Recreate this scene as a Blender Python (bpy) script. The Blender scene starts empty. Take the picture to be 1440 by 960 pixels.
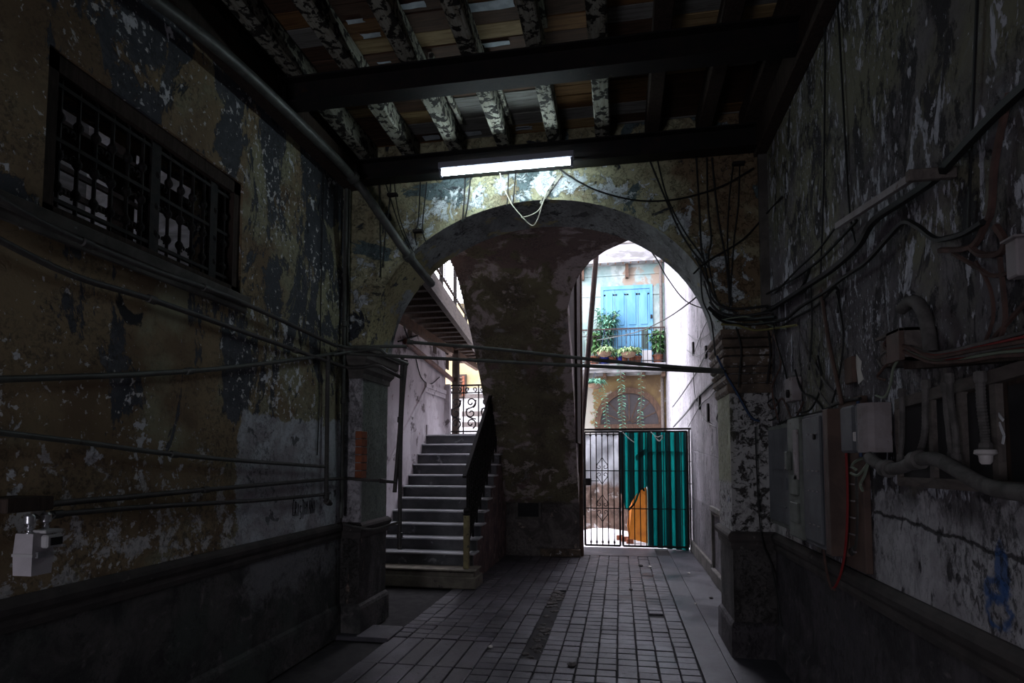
import bpy, bmesh, math, random
from mathutils import Vector, Matrix
import mathutils.noise as mnoise
random.seed(7)
R = random.Random(11)
SC = bpy.context.scene
COL = SC.collection

# ------------------------------------------------------------------ camera, world, light, exposure
F_PX, VPX, VPY, TILT, EYE = 840.0, 872.0, 645.0, 0.06, 1.65
YAW = math.atan((VPX - 720) * math.cos(TILT) / F_PX)
CYP = VPY - F_PX * math.tan(TILT)
cam_data = bpy.data.cameras.new('camera')
cam = bpy.data.objects.new('camera', cam_data)
COL.objects.link(cam)
cam.location = (0, 0, EYE)
cam.rotation_euler = (math.pi / 2 + TILT, 0, YAW)
cam_data.sensor_width = 36.0
cam_data.lens = F_PX / 1440 * 36.0
cam_data.shift_y = (CYP - 480) / 1440
cam_data.clip_start = 0.05
SC.camera = cam

SKY_STRENGTH = 8.5
TUBE_STRENGTH = 38.0
EXPOSURE = 0.3
world = bpy.data.worlds.new('overcast_sky')
SC.world = world
world.use_nodes = True
_bg = world.node_tree.nodes['Background']
_bg.inputs[0].default_value = (0.88, 0.87, 1.0, 1)
_bg.inputs[1].default_value = SKY_STRENGTH
SC.view_settings.view_transform = 'Standard'
SC.view_settings.look = 'None'
SC.view_settings.gamma = 1.0
SC.view_settings.use_curve_mapping = False
SC.view_settings.exposure = EXPOSURE
try:
    SC.cycles.use_denoising = True
    SC.cycles.max_bounces = 8
    SC.cycles.diffuse_bounces = 5
    SC.cycles.sample_clamp_indirect = 6.0
except Exception:
    pass

def portal(loc, rot, sx, sy):
    l = bpy.data.lights.new('daylight_portal', 'AREA')
    l.shape = 'RECTANGLE'; l.size = sx; l.size_y = sy
    l.cycles.is_portal = True
    o = bpy.data.objects.new('daylight_portal', l)
    o.location = loc; o.rotation_euler = rot
    COL.objects.link(o)
# the street doorway behind the camera
DOOR_X0, DOOR_X1, DOOR_Z = -2.4, -1.4, 2.0
portal(((DOOR_X0 + DOOR_X1) / 2, -3.05, DOOR_Z / 2), (math.pi / 2, 0, 0), DOOR_X1 - DOOR_X0, DOOR_Z)
# open sky over the courtyard and the stairwell
portal((-0.9, 12.8, 9.6), (0, 0, 0), 6.0, 13.4)

# ------------------------------------------------------------------ picture ray -> real surface
def _ray(px, py):
    f = Vector((-math.sin(YAW) * math.cos(TILT), math.cos(YAW) * math.cos(TILT), math.sin(TILT)))
    r = Vector((math.cos(YAW), math.sin(YAW), 0))
    u = r.cross(f)
    return f + r * ((px - 720) / F_PX) - u * ((py - CYP) / F_PX)
def onX(px, py, X):
    d = _ray(px, py); return Vector((0, 0, EYE)) + d * (X / d.x)
def onY(px, py, Y):
    d = _ray(px, py); return Vector((0, 0, EYE)) + d * (Y / d.y)
def onZ(px, py, Z):
    d = _ray(px, py); return Vector((0, 0, EYE)) + d * ((Z - EYE) / d.z)

# ------------------------------------------------------------------ tiny node language
class V:
    def __init__(s, g, sock): s.g = g; s.s = sock
    def _m(s, op, o=None, rev=False):
        n = s.g.nt.nodes.new('ShaderNodeMath'); n.operation = op
        a, b = (o, s) if rev else (s, o)
        for i, v in enumerate((a, b)):
            if v is None: continue
            if isinstance(v, V): s.g.nt.links.new(v.s, n.inputs[i])
            else: n.inputs[i].default_value = v
        return V(s.g, n.outputs[0])
    def __add__(s, o): return s._m('ADD', o)
    __radd__ = __add__
    def __sub__(s, o): return s._m('SUBTRACT', o)
    def __rsub__(s, o): return s._m('SUBTRACT', o, True)
    def __mul__(s, o): return s._m('MULTIPLY', o)
    __rmul__ = __mul__
    def mx(s, o): return s._m('MAXIMUM', o)
    def mn(s, o): return s._m('MINIMUM', o)
    def ab(s): return s._m('ABSOLUTE')
    def ss(s, a, b):
        n = s.g.nt.nodes.new('ShaderNodeMapRange'); n.interpolation_type = 'SMOOTHSTEP'
        s.g.nt.links.new(s.s, n.inputs[0])
        n.inputs[1].default_value = a; n.inputs[2].default_value = b
        if a > b:
            n.inputs[1].default_value = b; n.inputs[2].default_value = a
            n.inputs[3].default_value = 1; n.inputs[4].default_value = 0
        return V(s.g, n.outputs[0])

class G:
    def __init__(s, name):
        m = bpy.data.materials.new(name); m.use_nodes = True
        s.m = m; s.nt = m.node_tree
        s.b = s.nt.nodes['Principled BSDF']
        s.tc = s.nt.nodes.new('ShaderNodeNewGeometry')
        s._xyz = None
        s.h = None
    def map(s, scale=(1, 1, 1), loc=(0, 0, 0)):
        n = s.nt.nodes.new('ShaderNodeMapping')
        n.inputs['Scale'].default_value = scale; n.inputs['Location'].default_value = loc
        s.nt.links.new(s.tc.outputs['Position'], n.inputs[0])
        return n.outputs[0]
    def pos(s, i):
        if s._xyz is None:
            s._xyz = s.nt.nodes.new('ShaderNodeSeparateXYZ')
            s.nt.links.new(s.tc.outputs['Position'], s._xyz.inputs[0])
        return V(s, s._xyz.outputs[i])
    @property
    def x(s): return s.pos(0)
    @property
    def y(s): return s.pos(1)
    @property
    def z(s): return s.pos(2)
    def noise(s, scale, detail=6, rough=.6, dist=0., st=(1, 1, 1), seed=0):
        n = s.nt.nodes.new('ShaderNodeTexNoise')
        s.nt.links.new(s.map(st, (seed * 3.1, seed * 7.7, seed * 1.3)), n.inputs['Vector'])
        n.inputs['Scale'].default_value = scale; n.inputs['Detail'].default_value = detail
        n.inputs['Roughness'].default_value = rough; n.inputs['Distortion'].default_value = dist
        return V(s, n.outputs['Fac'])
    def rgb(s, c):
        n = s.nt.nodes.new('ShaderNodeRGB'); n.outputs[0].default_value = (*c, 1); return V(s, n.outputs[0])
    def mix(s, a, b, f):
        n = s.nt.nodes.new('ShaderNodeMix'); n.data_type = 'RGBA'
        for v, i in ((f, 0), (a, 6), (b, 7)):
            if isinstance(v, V): s.nt.links.new(v.s, n.inputs[i])
            elif i == 0: n.inputs[0].default_value = v
            else: n.inputs[i].default_value = (*v, 1)
        return V(s, n.outputs[2])
    def layer(s, col, new, scale, thr, soft=.015, bias=0, detail=8, rough=.62, dist=.3, st=(1, 1, 1), seed=0, dep=.3):
        """new coat showing where noise + bias passes thr; also cuts into the height"""
        f = (s.noise(scale, detail, rough, dist, st, seed) + bias).ss(thr - soft, thr + soft)
        if dep:
            t = f * (-dep)
            s.h = t if s.h is None else s.h + t
        return s.mix(col, new, f)
    def rand(s):
        n = s.nt.nodes.new('ShaderNodeObjectInfo'); return V(s, n.outputs['Random'])
    def done(s, col, rough=.85, grain=.25, gscale=60, bump=.6, dist=.02, metal=0., spec=.3):
        if isinstance(col, V): s.nt.links.new(col.s, s.b.inputs['Base Color'])
        else: s.b.inputs['Base Color'].default_value = (*col, 1)
        if isinstance(rough, V): s.nt.links.new(rough.s, s.b.inputs['Roughness'])
        else: s.b.inputs['Roughness'].default_value = rough
        s.b.inputs['Metallic'].default_value = metal
        s.b.inputs['Specular IOR Level'].default_value = spec
        if grain:
            n = s.noise(gscale, 5, .7) * grain
            s.h = n if s.h is None else s.h + n
        if s.h is not None:
            bn = s.nt.nodes.new('ShaderNodeBump')
            bn.inputs['Strength'].default_value = bump; bn.inputs['Distance'].default_value = dist
            s.nt.links.new(s.h.s, bn.inputs['Height'])
            s.nt.links.new(bn.outputs[0], s.b.inputs['Normal'])
        return s.m

def box_mask(g, lim, soft=.1):
    """soft box in object space; lim = {axis: (lo, hi)}; returns -1..0 bias (0 inside)"""
    out = None
    for ax, (lo, hi) in lim.items():
        p = g.pos(ax)
        f = None
        if lo is not None: f = p.ss(lo - soft, lo + soft)
        if hi is not None:
            h = p.ss(hi + soft, hi - soft); f = h if f is None else f * h
        out = f if out is None else out * f
    return out

def simple(name, c1, c2=None, scale=6, rough=.7, metal=0., st=(1, 1, 1), fleck=None, fthr=.62, fscale=20, grain=.2, gscale=50, spec=.3, rnd=0., bump=.5, dist=.01):
    g = G(name)
    col = g.rgb(c1)
    if c2: col = g.mix(col, c2, g.noise(scale, 5, .6, .4, st).ss(.35, .65))
    if fleck: col = g.layer(col, fleck, fscale, fthr, .03, st=st, dep=.2)
    if rnd:
        col = g.mix(col, tuple(v * .35 for v in c1), g.rand() * rnd)
    return g.done(col, rough, grain, gscale, bump, dist, metal, spec)

M = {}
# ---- walls -------------------------------------------------------------------
OCHRE, OLIVE, SLATE, BLACK = (.27, .20, .115), (.28, .265, .17), (.05, .055, .066), (.016, .017, .02)
PALE, WHITE = (.48, .49, .50), (.66, .67, .70)
def dado(g, col, top=.97, c1=(.095, .088, .084), c2=(.03, .03, .03), c3=(.06, .07, .062)):
    d = g.mix(c1, c2, g.noise(3.5, 8, .65, .6).ss(.35, .65))
    d = g.mix(d, c3, g.noise(1.2, 6, .6, .3, seed=4).ss(.52, .68))
    d = g.mix(d, (.17, .15, .148), g.noise(6, 9, .74, .8, seed=9).ss(.55, .72))
    return g.mix(col, d, (g.z + g.noise(14, 3) * .02).ss(top + .02, top - .005))
def grunge(g, c, amt=.65, st=(1, 1, 1)):
    """fine pits, soot specks and streaks that belong to the old plaster"""
    d = g.noise(34, 9, .75, .5, st, seed=51).ss(.47, .60) * amt
    c = g.mix(c, (.018, .017, .018), d * g.noise(2.2, 5, .6, .4, seed=52).ss(.38, .62))
    d2 = g.noise(11, 9, .75, .8, st, seed=53).ss(.58, .72) * (amt * .9)
    return g.mix(c, (.02, .019, .02), d2)
def left_wall():
    g = G('peeling_ochre_plaster')
    base = g.mix(OCHRE, (.17, .115, .065), g.noise(1.3, 6, .6, .4, seed=1).ss(.38, .62))
    base = g.mix(base, OLIVE, (g.noise(2.2, 6, .6, seed=2) + (g.y * .09 - .33)).ss(.45, .62))
    base = g.mix(base, (.10, .075, .05), g.noise(7, 8, .7, .8, seed=5).ss(.56, .75) * .7)
    hi = (g.z - 2.0) * .05
    c = g.layer(base, g.mix(SLATE, (.10, .105, .115), g.noise(5, 8, .7, .5, seed=61).ss(.45, .7)), 2.1, .56, .010, bias=hi.mn(.04) + (box_mask(g, {1: (3.75, None), 2: (2.3, None)}, .3) * .05 - .01), dist=.5, rough=.70, st=(1, 1, .5), seed=3, dep=.5)
    c = g.layer(c, BLACK, 2.7, .655, .012, dist=.5, st=(1, 1, .55), seed=6, dep=.3)
    c = g.layer(c, WHITE, 9, .66, .015, seed=8, dep=.3, st=(1, 1, .8), bias=(g.noise(1.1, 4, .5, seed=46) - .5) * .4)
    c = g.layer(c, (.66, .65, .64), 24, .625, .02, seed=12, dep=.2, bias=(g.noise(1.5, 4, .5, seed=47) - .5) * .4)
    # damp lower coat worn to chalky plaster
    c = g.layer(c, (.52, .50, .49), 6.5, .66, .02, bias=(g.z.ss(2.0, 1.3) * .11), rough=.7, seed=15, dep=.2)
    # big bare patch beside the pilaster
    pm = box_mask(g, {1: (3.75, None), 2: (None, 1.98)}, .14)
    patch = g.mix((.52, .55, .58), (.34, .32, .335), g.noise(2.6, 8, .65, .6, seed=21).ss(.42, .6))
    patch = g.layer(patch, (.12, .125, .13), 6, .63, .02, seed=22, dep=.2)
    edge = (pm + (g.noise(4.5, 9, .7, .5, seed=23) - .5) * 1.9).ss(.45, .56)
    c = g.mix(c, patch, edge)
    c = dado(g, c)
    # pale worn lower panel next to the pilaster
    pl = (box_mask(g, {1: (3.8, None), 2: (.52, 1.1)}, .3) + (g.noise(5, 8, .7, .5, seed=25) - .5) * 1.8).ss(.55, .95)
    c = g.mix(c, (.21, .205, .215), pl * .75)
    c = grunge(g, c)
    return g.done(c, .82, .3, 45, .9, .014)
M['wall_left'] = left_wall()

def right_wall():
    g = G('mottled_grey_plaster')
    base = g.mix((.175, .16, .168), (.085, .075, .084), g.noise(1.6, 8, .65, .5, seed=1).ss(.36, .62))
    base = g.mix(base, (.165, .158, .11), (g.noise(1.1, 6, .6, .3, seed=2) + (g.z * .06 - .12)).ss(.5, .66))
    base = g.mix(base, (.25, .265, .29), g.noise(2.4, 8, .7, .5, seed=4).ss(.58, .7) * .7)
    c = g.layer(base, (.03, .027, .03), 4.2, .555, .03, dist=.5, rough=.74, st=(1, 1, .55), seed=3, dep=.3)
    c = g.layer(c, (.50, .51, .56), 7.5, .605, .018, dist=.5, st=(1, 1, .42), seed=7, dep=.4, bias=(g.noise(.9, 4, .5, seed=44) - .5) * .35)
    c = g.layer(c, (.50, .50, .55), 20, .605, .02, st=(1, 1, .5), seed=9, dep=.3, bias=(g.noise(1.3, 4, .5, seed=45) - .5) * .3)
    c = g.layer(c, (.55, .55, .60), 48, .66, .02, st=(1, 1, .6), seed=10, dep=.2, bias=(g.noise(1.0, 5, .55, seed=48) - .5) * .5)
    # chalky lower band
    pm = box_mask(g, {2: (None, 1.5)}, .1) * box_mask(g, {1: (None, 3.35)}, .1)
    chalk = g.mix((.44, .43, .45), (.28, .265, .28), g.noise(3, 8, .68, .5, seed=13).ss(.4, .62))
    chalk = g.layer(chalk, (.06, .055, .06), 11, .635, .03, st=(1, 1, .5), seed=14, dep=.3)
    lv = g.z - (g.y * .055 + 1.205) + (g.noise(5, 6, .65, seed=71) - .5) * .09
    chalk = g.mix(chalk, g.mix(chalk, (.09, .085, .09), g.noise(4, 8, .72, .5, seed=72).ss(.42, .6)), lv.ss(.02, .12))
    chalk = g.mix(chalk, (.025, .022, .024), lv.ab().ss(.010, .004) * .9)
    g.h = g.h + lv.ab().ss(.012, .003) * -.6
    edge = (pm + (g.noise(9, 8, .7, .4, st=(1, 1, .6), seed=16) - .5) * 1.5).ss(.48, .62)
    c = g.mix(c, chalk, edge)
    # flaked white lower part around the far pilaster
    far = (box_mask(g, {1: (4.6, 5.5), 2: (1.0, 1.75)}, .08) + (g.noise(13, 9, .72, .6, seed=31) - .5) * 1.6).ss(.5, .58)
    c = g.mix(c, (.5, .49, .48), far)
    # passage beyond the arch: plain lilac-grey render
    ps = g.mix((.24, .22, .24), (.14, .13, .14), g.noise(1.4, 8, .68, .7, st=(1, 1, .5), seed=17).ss(.38, .62))
    ps = g.layer(ps, (.06, .055, .058), 5, .635, .03, st=(1, 1, .4), seed=18, dep=.3)
    ps = g.layer(ps, (.38, .36, .37), 9, .65, .03, st=(1, 1, .4), seed=19, dep=.2)
    c = g.mix(c, ps, g.y.ss(5.6, 5.7))
    # open yard: whitewash
    yw = g.mix((.36, .352, .36), (.10, .093, .093), g.noise(1.6, 9, .7, .6, st=(1, 2, .25), seed=27).ss(.52, .8))
    c = g.mix(c, yw, g.y.ss(11.25, 11.3))
    c = dado(g, c, .97, (.085, .076, .082), (.03, .027, .03), (.055, .05, .056))
    c = g.mix(c, ps, (g.y.ss(5.8, 5.9) * .55))
    # sprayed blue mark
    for (cy, cz, ry, rz, hole) in ((2.315, 1.275, .05, .105, 0), (2.35, 1.20, .085, .055, .35), (2.345, 1.125, .085, .075, .6)):
        d = (((g.y - cy) * (1 / ry))._m('POWER', 2.0) + ((g.z - cz) * (1 / rz))._m('POWER', 2.0))._m('SQRT')
        d = d + (g.noise(24, 4, .6, .4, seed=41) - .5) * .9
        f = d.ss(1.0, .72)
        if hole: f = f * d.ss(hole - .12, hole + .12)
        c = g.mix(c, (.02, .085, .26), f * .85)
    c = grunge(g, c, .9, (1, 1, .6))
    return g.done(c, .85, .35, 40, .9, .014)
M['wall_right'] = right_wall()

def arch_wall():
    g = G('flaking_yellow_plaster')
    base = g.mix((.37, .36, .225), (.25, .225, .135), g.noise(1.8, 7, .62, .4, seed=1).ss(.4, .62))
    base = g.mix(base, (.17, .12, .07), (g.noise(3, 8, .65, seed=12) + g.x.ss(.2, 1.0) * .22).ss(.52, .72))
    c = g.layer(base, (.085, .12, .125), 1.9, .60, .012, dist=.6, seed=3, dep=.4, bias=(g.z - 3.6) * .06)
    c = g.layer(c, (.03, .035, .042), 2.6, .645, .012, dist=.6, seed=4, dep=.4, bias=g.x.ss(-1.5, -2.6) * .06)
    # ring of bare whitish plaster round the arch
    rr = ((g.x + .75)._m('POWER', 2.0) * (1 / 1.0) + ((g.z - 2.68) * 1.18)._m('POWER', 2.0))._m('SQRT')
    ring = rr.ss(1.55, 1.72) * rr.ss(2.25, 1.8)
    c = g.layer(c, (.50, .55, .56), 4.2, .635, .01, bias=ring * .14 - .02, dist=.5, rough=.7, seed=7, dep=.5)
    c = g.layer(c, (.60, .64, .67), 12, .70, .012, bias=ring * .1, seed=9, dep=.3)
    c = g.layer(c, (.03, .03, .03), 30, .70, .02, bias=ring * .06, seed=10, dep=.2)
    # pilaster faces below the impost
    low = g.mix((.44, .42, .44), (.27, .255, .265), g.noise(3, 8, .68, .4, seed=20).ss(.4, .6))
    low = g.mix(low, g.mix((.17, .20, .17), (.12, .14, .12), g.noise(2, 7, .65, seed=19).ss(.4, .6)), (g.y.ss(5.36, 5.40) * g.x.ss(.2, 0.)))
    low = g.layer(low, (.42, .45, .46), 7, .69, .02, seed=22, dep=.3)
    rw = g.layer(g.rgb((.40, .39, .385)), (.045, .04, .038), 15, .545, .03, dist=.4, rough=.74, seed=26, dep=.4)
    rw = g.layer(rw, (.22, .10, .06), 6, .68, .02, seed=28, dep=.3)
    low = g.mix(low, rw, g.x.ss(.5, .6))
    gr = (box_mask(g, {0: (None, .955), 1: (5.36, None), 2: (1.45, 2.3)}, .03) * g.x.ss(.4, .6))
    low = g.mix(low, (.30, .31, .19), gr * .8)
    bl = (box_mask(g, {0: (None, .95), 1: (5.38, 5.62), 2: (1.2, 1.5)}, .12) * g.x.ss(.4, .6) + (g.noise(11, 8, .74, .4, st=(1, 1, .5), seed=33) - .5) * 2.4).ss(.7, .85)
    low = g.mix(low, (.03, .12, .30), bl)
    c = g.mix(c, low, g.z.ss(2.5, 2.44))
    bt = g.mix((.085, .078, .075), (.035, .032, .03), g.noise(4, 9, .7, .6, st=(1, 1, .5), seed=30).ss(.4, .6))
    bt = g.layer(bt, (.2, .15, .12), 6, .64, .03, st=(1, 1, .4), seed=31, dep=.3)
    c = g.mix(c, bt, (g.z + g.noise(10, 4) * .05).ss(1.02, .98))
    c = grunge(g, c, .6)
    return g.done(c, .8, .3, 45, .9, .016)
M['wall_arch'] = arch_wall()

def soffit():
    g = G('teal_grey_intrados_plaster')
    c = g.mix((.30, .33, .32), (.17, .18, .175), g.noise(3, 8, .7, .6, st=(1, .5, 1), seed=1).ss(.4, .6))
    c = g.layer(c, (.34, .31, .17), 1.6, .56, .02, bias=g.x.ss(-1.4, -2.3) * .14 - .04, seed=3, dep=.3)
    c = g.layer(c, (.07, .075, .075), 5, .62, .02, seed=4, dep=.4)
    c = g.layer(c, (.36, .38, .38), 6, .70, .02, seed=5, dep=.3)
    c = grunge(g, c, .8)
    return g.done(c, .85, .4, 30, 1.0, .02)
M['soffit'] = soffit()

def vault():
    g = G('stained_vault_plaster')
    c = g.mix((.17, .15, .09), (.11, .092, .062), g.noise(1.6, 7, .62, .4, seed=1).ss(.4, .6))
    pk = (.40, .33, .32)
    edge = (g.x + .69).ss(-.22, -.06).mx((g.x + 2.1).ss(.28, .05))
    c = g.layer(c, pk, 3, .63, .05, bias=edge * .15 + (g.z - 3.6).ss(0, .6) * .07, dist=.6, seed=3, dep=.3)
    c = g.layer(c, (.25, .235, .235), 4, .66, .07, bias=box_mask(g, {2: (2.8, 3.6)}, .3) * .06, dist=.8, seed=5, dep=.3)
    c = g.layer(c, (.40, .34, .30), 5, .635, .03, bias=box_mask(g, {2: (1.0, 1.6)}, .2) * .09, seed=6, dep=.4)
    c = g.layer(c, (.17, .12, .105), 2.4, .62, .04, bias=(g.z - 3.9).ss(0, .3) * .16, seed=8, dep=.1)
    low = g.mix((.17, .15, .14), (.075, .066, .062), g.noise(3, 9, .7, .6, seed=9).ss(.4, .6))
    low = g.layer(low, (.34, .28, .23), 4, .64, .03, seed=11, dep=.3)
    c = g.mix(c, low, (g.z + g.noise(5, 5) * .2).ss(1.05, .95))
    c = grunge(g, c, .6)
    return g.done(c, .88, .35, 30, .9, .014)
M['vault'] = vault()

def stair_plaster():
    g = G('lilac_limewash')
    c = g.mix((.54, .50, .53), (.36, .325, .345), g.noise(1.8, 8, .68, .6, st=(1, 1, .6), seed=1).ss(.4, .62))
    c = g.layer(c, (.13, .11, .115), 3.4, .63, .03, bias=(g.z - 2.6).ss(0, 1.2) * .07, seed=3, dep=.3)
    c = g.layer(c, (.20, .12, .10), 5, .66, .03, seed=5, dep=.3)
    c = g.layer(c, (.54, .51, .52), 8, .68, .03, seed=6, dep=.2)
    return g.done(c, .88, .35, 30, .8, .012)
M['stair_wall'] = stair_plaster()
M['stair_side'] = simple('pinkish_stair_render', (.17, .11, .10), (.08, .06, .058), 4, .9, fleck=(.25, .19, .17), fscale=6)

def facade():
    g = G('facade_limewash')
    up = g.mix((.17, .25, .24), (.33, .375, .36), g.noise(1.0, 7, .65, .4, st=(1, 1, .6), seed=1).ss(.4, .6))
    up = g.layer(up, (.20, .24, .23), 2.2, .63, .05, seed=2, dep=.2, bias=g.z.ss(6.9, 7.5) * .08)
    up = g.layer(up, (.25, .205, .16), 1.6, .62, .03, bias=(box_mask(g, {0: (.1, 1.5), 2: (7.15, 7.9)}, .2) * .16 - .04), seed=5, dep=.2)
    lo = g.mix((.22, .155, .07), (.15, .10, .055), g.noise(1.6, 7, .65, .4, seed=3).ss(.4, .6))
    lo = g.layer(lo, (.33, .32, .28), 2.4, .60, .03, bias=g.x.ss(-.6, -1.2) * .2, seed=4, dep=.2)
    c = g.mix(lo, up, g.z.ss(4.5, 4.6))
    ww = g.mix((.74, .74, .75), (.56, .54, .53), g.noise(1.5, 7, .65, .5, seed=7).ss(.45, .65))
    c = g.mix(c, ww, (g.z + g.noise(3, 5) * .25).ss(2.62, 2.5))
    return g.done(c, .9, .3, 20, .6, .02)
M['facade'] = facade()
M['whitewash'] = simple('stained_whitewash', (.30, .30, .31), (.15, .147, .145), 2.2, .9, st=(1, 1, 3), fleck=(.25, .23, .22), fthr=.7, fscale=5)
M['yellow_wash'] = simple('pale_yellow_wash', (.56, .45, .24), (.44, .34, .18), 1.5, .9, fleck=(.62, .58, .5), fscale=3, fthr=.66)

def floor_mat(name, wet, q=1.0):
    g = G(name)
    c = g.mix((.12 * q, .112 * q, .132 * q), (.055 * q, .052 * q, .062 * q), g.noise(2.0, 7, .65, .4, seed=1).ss(.36, .64))
    if wet: c = g.mix(c, (.06, .055, .06), g.rand() * .75)
    c = g.layer(c, (.045, .042, .045), 16, .64, .05, seed=3, dep=.25)
    c = g.layer(c, (.24, .23, .25), 30, .70, .04, seed=5, dep=.1)
    c = grunge(g, c, .75)
    r = .54 - g.noise(1.3, 5, .6, .3, seed=7).ss(.42, .65) * .24
    return g.done(c, r, .35, 55, .55, .008, spec=.4)
M['tile'] = floor_mat('worn_stone_tile', True)
M['cement'] = floor_mat('trodden_cement', False, .55)
M['grout'] = simple('dirty_joint_filling', (.02, .019, .02), (.035, .033, .033), 9, .95)
M['yard'] = simple('bleached_concrete', (.70, .69, .68), (.55, .54, .53), 2, .9)
M['rubble'] = simple('broken_tile_bed', (.045, .04, .038), (.10, .09, .085), 20, .9, grain=.6, gscale=30)

# ---- timber, metal and the rest ---------------------------------------------------
def wood(name, c1, c2, st, fleck=None, fthr=.6, rnd=.6, rough=.85):
    g = G(name)
    c = g.mix(c1, c2, g.noise(5, 7, .68, 1.2, st=st, seed=1).ss(.36, .66))
    c = g.mix(c, tuple(v * .22 for v in c1), g.rand() * rnd)
    if fleck: c = g.layer(c, fleck, 16, fthr, .03, st=(1, 1, 1), dist=.4, seed=4, dep=.2)
    return g.done(c, rough, .3, 40, .6, .008, spec=.15)
PX = (.5, 7, 7)
M['plank'] = [wood('roof_board_brown', (.22, .12, .05), (.10, .05, .022), PX, rnd=.5),
              wood('roof_board_tan', (.34, .25, .13), (.17, .11, .05), PX, rnd=.4),
              wood('roof_board_grey', (.27, .27, .25), (.14, .13, .115), PX, rnd=.5),
              wood('roof_board_dark', (.09, .05, .032), (.045, .028, .02), PX, rnd=.4)]
M['joist'] = wood('limewashed_joist', (.36, .36, .30), (.20, .185, .14), (7, .6, 7), (.022, .02, .018), .515, .35)
M['darkwood'] = wood('old_dark_timber', (.06, .042, .034), (.03, .022, .018), (6, 6, 1), rnd=.2)
M['brownwood'] = wood('weathered_brown_timber', (.13, .08, .055), (.065, .042, .032), (4, 4, 1), rnd=.3)
M['greywood'] = wood('weathered_grey_board', (.17, .145, .13), (.10, .085, .08), (4, 1, 4), rnd=.3)
M['steel'] = simple('blackened_steel', (.010, .010, .011), (.018, .014, .013), 8, .6, .3, fleck=(.03, .016, .01), fscale=9, fthr=.66)
M['iron'] = simple('black_wrought_iron', (.012, .011, .012), (.022, .018, .016), 14, .7, 0., spec=.15)
M['rust_iron'] = simple('rusty_iron', (.05, .028, .022), (.028, .02, .02), 12, .7, .2)
M['pipe'] = simple('grey_painted_pipe', (.075, .08, .07), (.05, .052, .047), 9, .5, 0., st=(1, 1, 1), fleck=(.05, .045, .04), fscale=24, fthr=.63)
M['pipe_dark'] = simple('sooty_pipe', (.038, .036, .034), (.06, .055, .05), 9, .6, 0., fleck=(.10, .095, .09), fscale=30, fthr=.66)
M['pipe_light'] = simple('bare_zinc_pipe', (.10, .105, .097), (.06, .062, .058), 8, .5, .2, fleck=(.07, .065, .06), fscale=22, fthr=.62)
M['brown_pipe'] = simple('red_oxide_pipe', (.16, .075, .055), (.09, .045, .036), 8, .6)
M['cable'] = simple('black_cable_sheath', (.012, .012, .012), None, rough=.6, grain=0)
M['cable_grey'] = simple('dusty_grey_cable', (.13, .12, .115), (.07, .065, .062), 15, .8, grain=0)
M['cable_brown'] = simple('faded_brown_cable', (.10, .055, .045), (.06, .035, .03), 15, .8, grain=0)
M['cable_white'] = simple('yellowed_white_cable', (.55, .52, .42), None, rough=.7, grain=0)
M['cable_green'] = simple('grey_green_cable', (.17, .20, .15), None, rough=.7, grain=0)
M['cable_red'] = simple('red_cable', (.22, .02, .02), None, rough=.7, grain=0)
M['cable_olive'] = simple('olive_yellow_cable', (.20, .18, .07), None, rough=.7, grain=0)
M['cable_blue'] = simple('dark_blue_cable', (.02, .04, .09), None, rough=.7, grain=0)
M['marble'] = simple('worn_grey_marble', (.5, .5, .52), (.32, .32, .335), 2.5, .35, st=(1, 2, 2), fleck=(.12, .12, .125), fscale=4, fthr=.66, spec=.45)  # treads lightened in colour for the light from the landing
M['riser'] = simple('shaded_marble_riser', (.10, .10, .105), (.055, .055, .06), 3, .6, fleck=(.19, .19, .2), fscale=5, fthr=.64)  # shade on the risers put into a darker marble colour
M['base_stone'] = simple('grimy_sandstone', (.20, .18, .14), (.12, .105, .085), 4, .8, fleck=(.05, .045, .04), fscale=9)
M['cornice'] = simple('dusty_moulding', (.115, .105, .095), (.06, .055, .05), 5, .85, fleck=(.25, .25, .25), fscale=16, fthr=.7)
M['cornice_dark'] = simple('sooty_moulding', (.042, .038, .036), (.07, .06, .056), 5, .85, fleck=(.13, .12, .11), fscale=14, fthr=.68)
M['cornice_brown'] = simple('brown_moulding', (.15, .11, .08), (.065, .05, .04), 7, .85, fleck=(.40, .38, .37), fscale=16, fthr=.615)
M['brick'] = simple('red_clay_brick', (.30, .10, .05), (.19, .065, .036), 10, .9, rnd=.3)
M['lamp_body'] = simple('grey_lamp_housing', (.22, .22, .27), None, rough=.4, grain=0)
M['meter'] = simple('grey_meter_enamel', (.46, .43, .45), (.38, .355, .37), 6, .45, grain=.05)
M['meter_pale'] = simple('pale_grey_plastic', (.42, .41, .41), None, rough=.5, grain=0)
M['glass_dark'] = simple('black_window_glass', (.006, .006, .007), (.012, .011, .012), 6, rough=.5, grain=0, spec=.12, fleck=(.10, .10, .105), fscale=40, fthr=.7)
M['chrome'] = simple('bright_union_nut', (.5, .5, .52), None, rough=.3, metal=.8, grain=0)
M['cab'] = simple('grey_steel_cabinet', (.11, .115, .125), (.075, .078, .085), 5, .6, fleck=(.2, .2, .2), fscale=26, fthr=.7)
M['cab_green'] = simple('grey_green_cabinet_paint', (.17, .185, .165), (.11, .12, .105), 6, .65, fleck=(.06, .05, .045), fscale=16, fthr=.64)
M['cab_brown'] = simple('brown_board', (.12, .078, .062), (.075, .05, .042), 6, .7)
M['cab_pale'] = simple('pale_pink_grey_metal', (.31, .28, .285), (.22, .19, .19), 7, .65, fleck=(.14, .10, .09), fscale=22, fthr=.64)
M['paper'] = simple('torn_pale_paper', (.42, .47, .50), (.30, .34, .37), 14, .9)
M['flake_white'] = simple('white_filler', (.6, .57, .53), None, rough=.9, grain=0)
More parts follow.
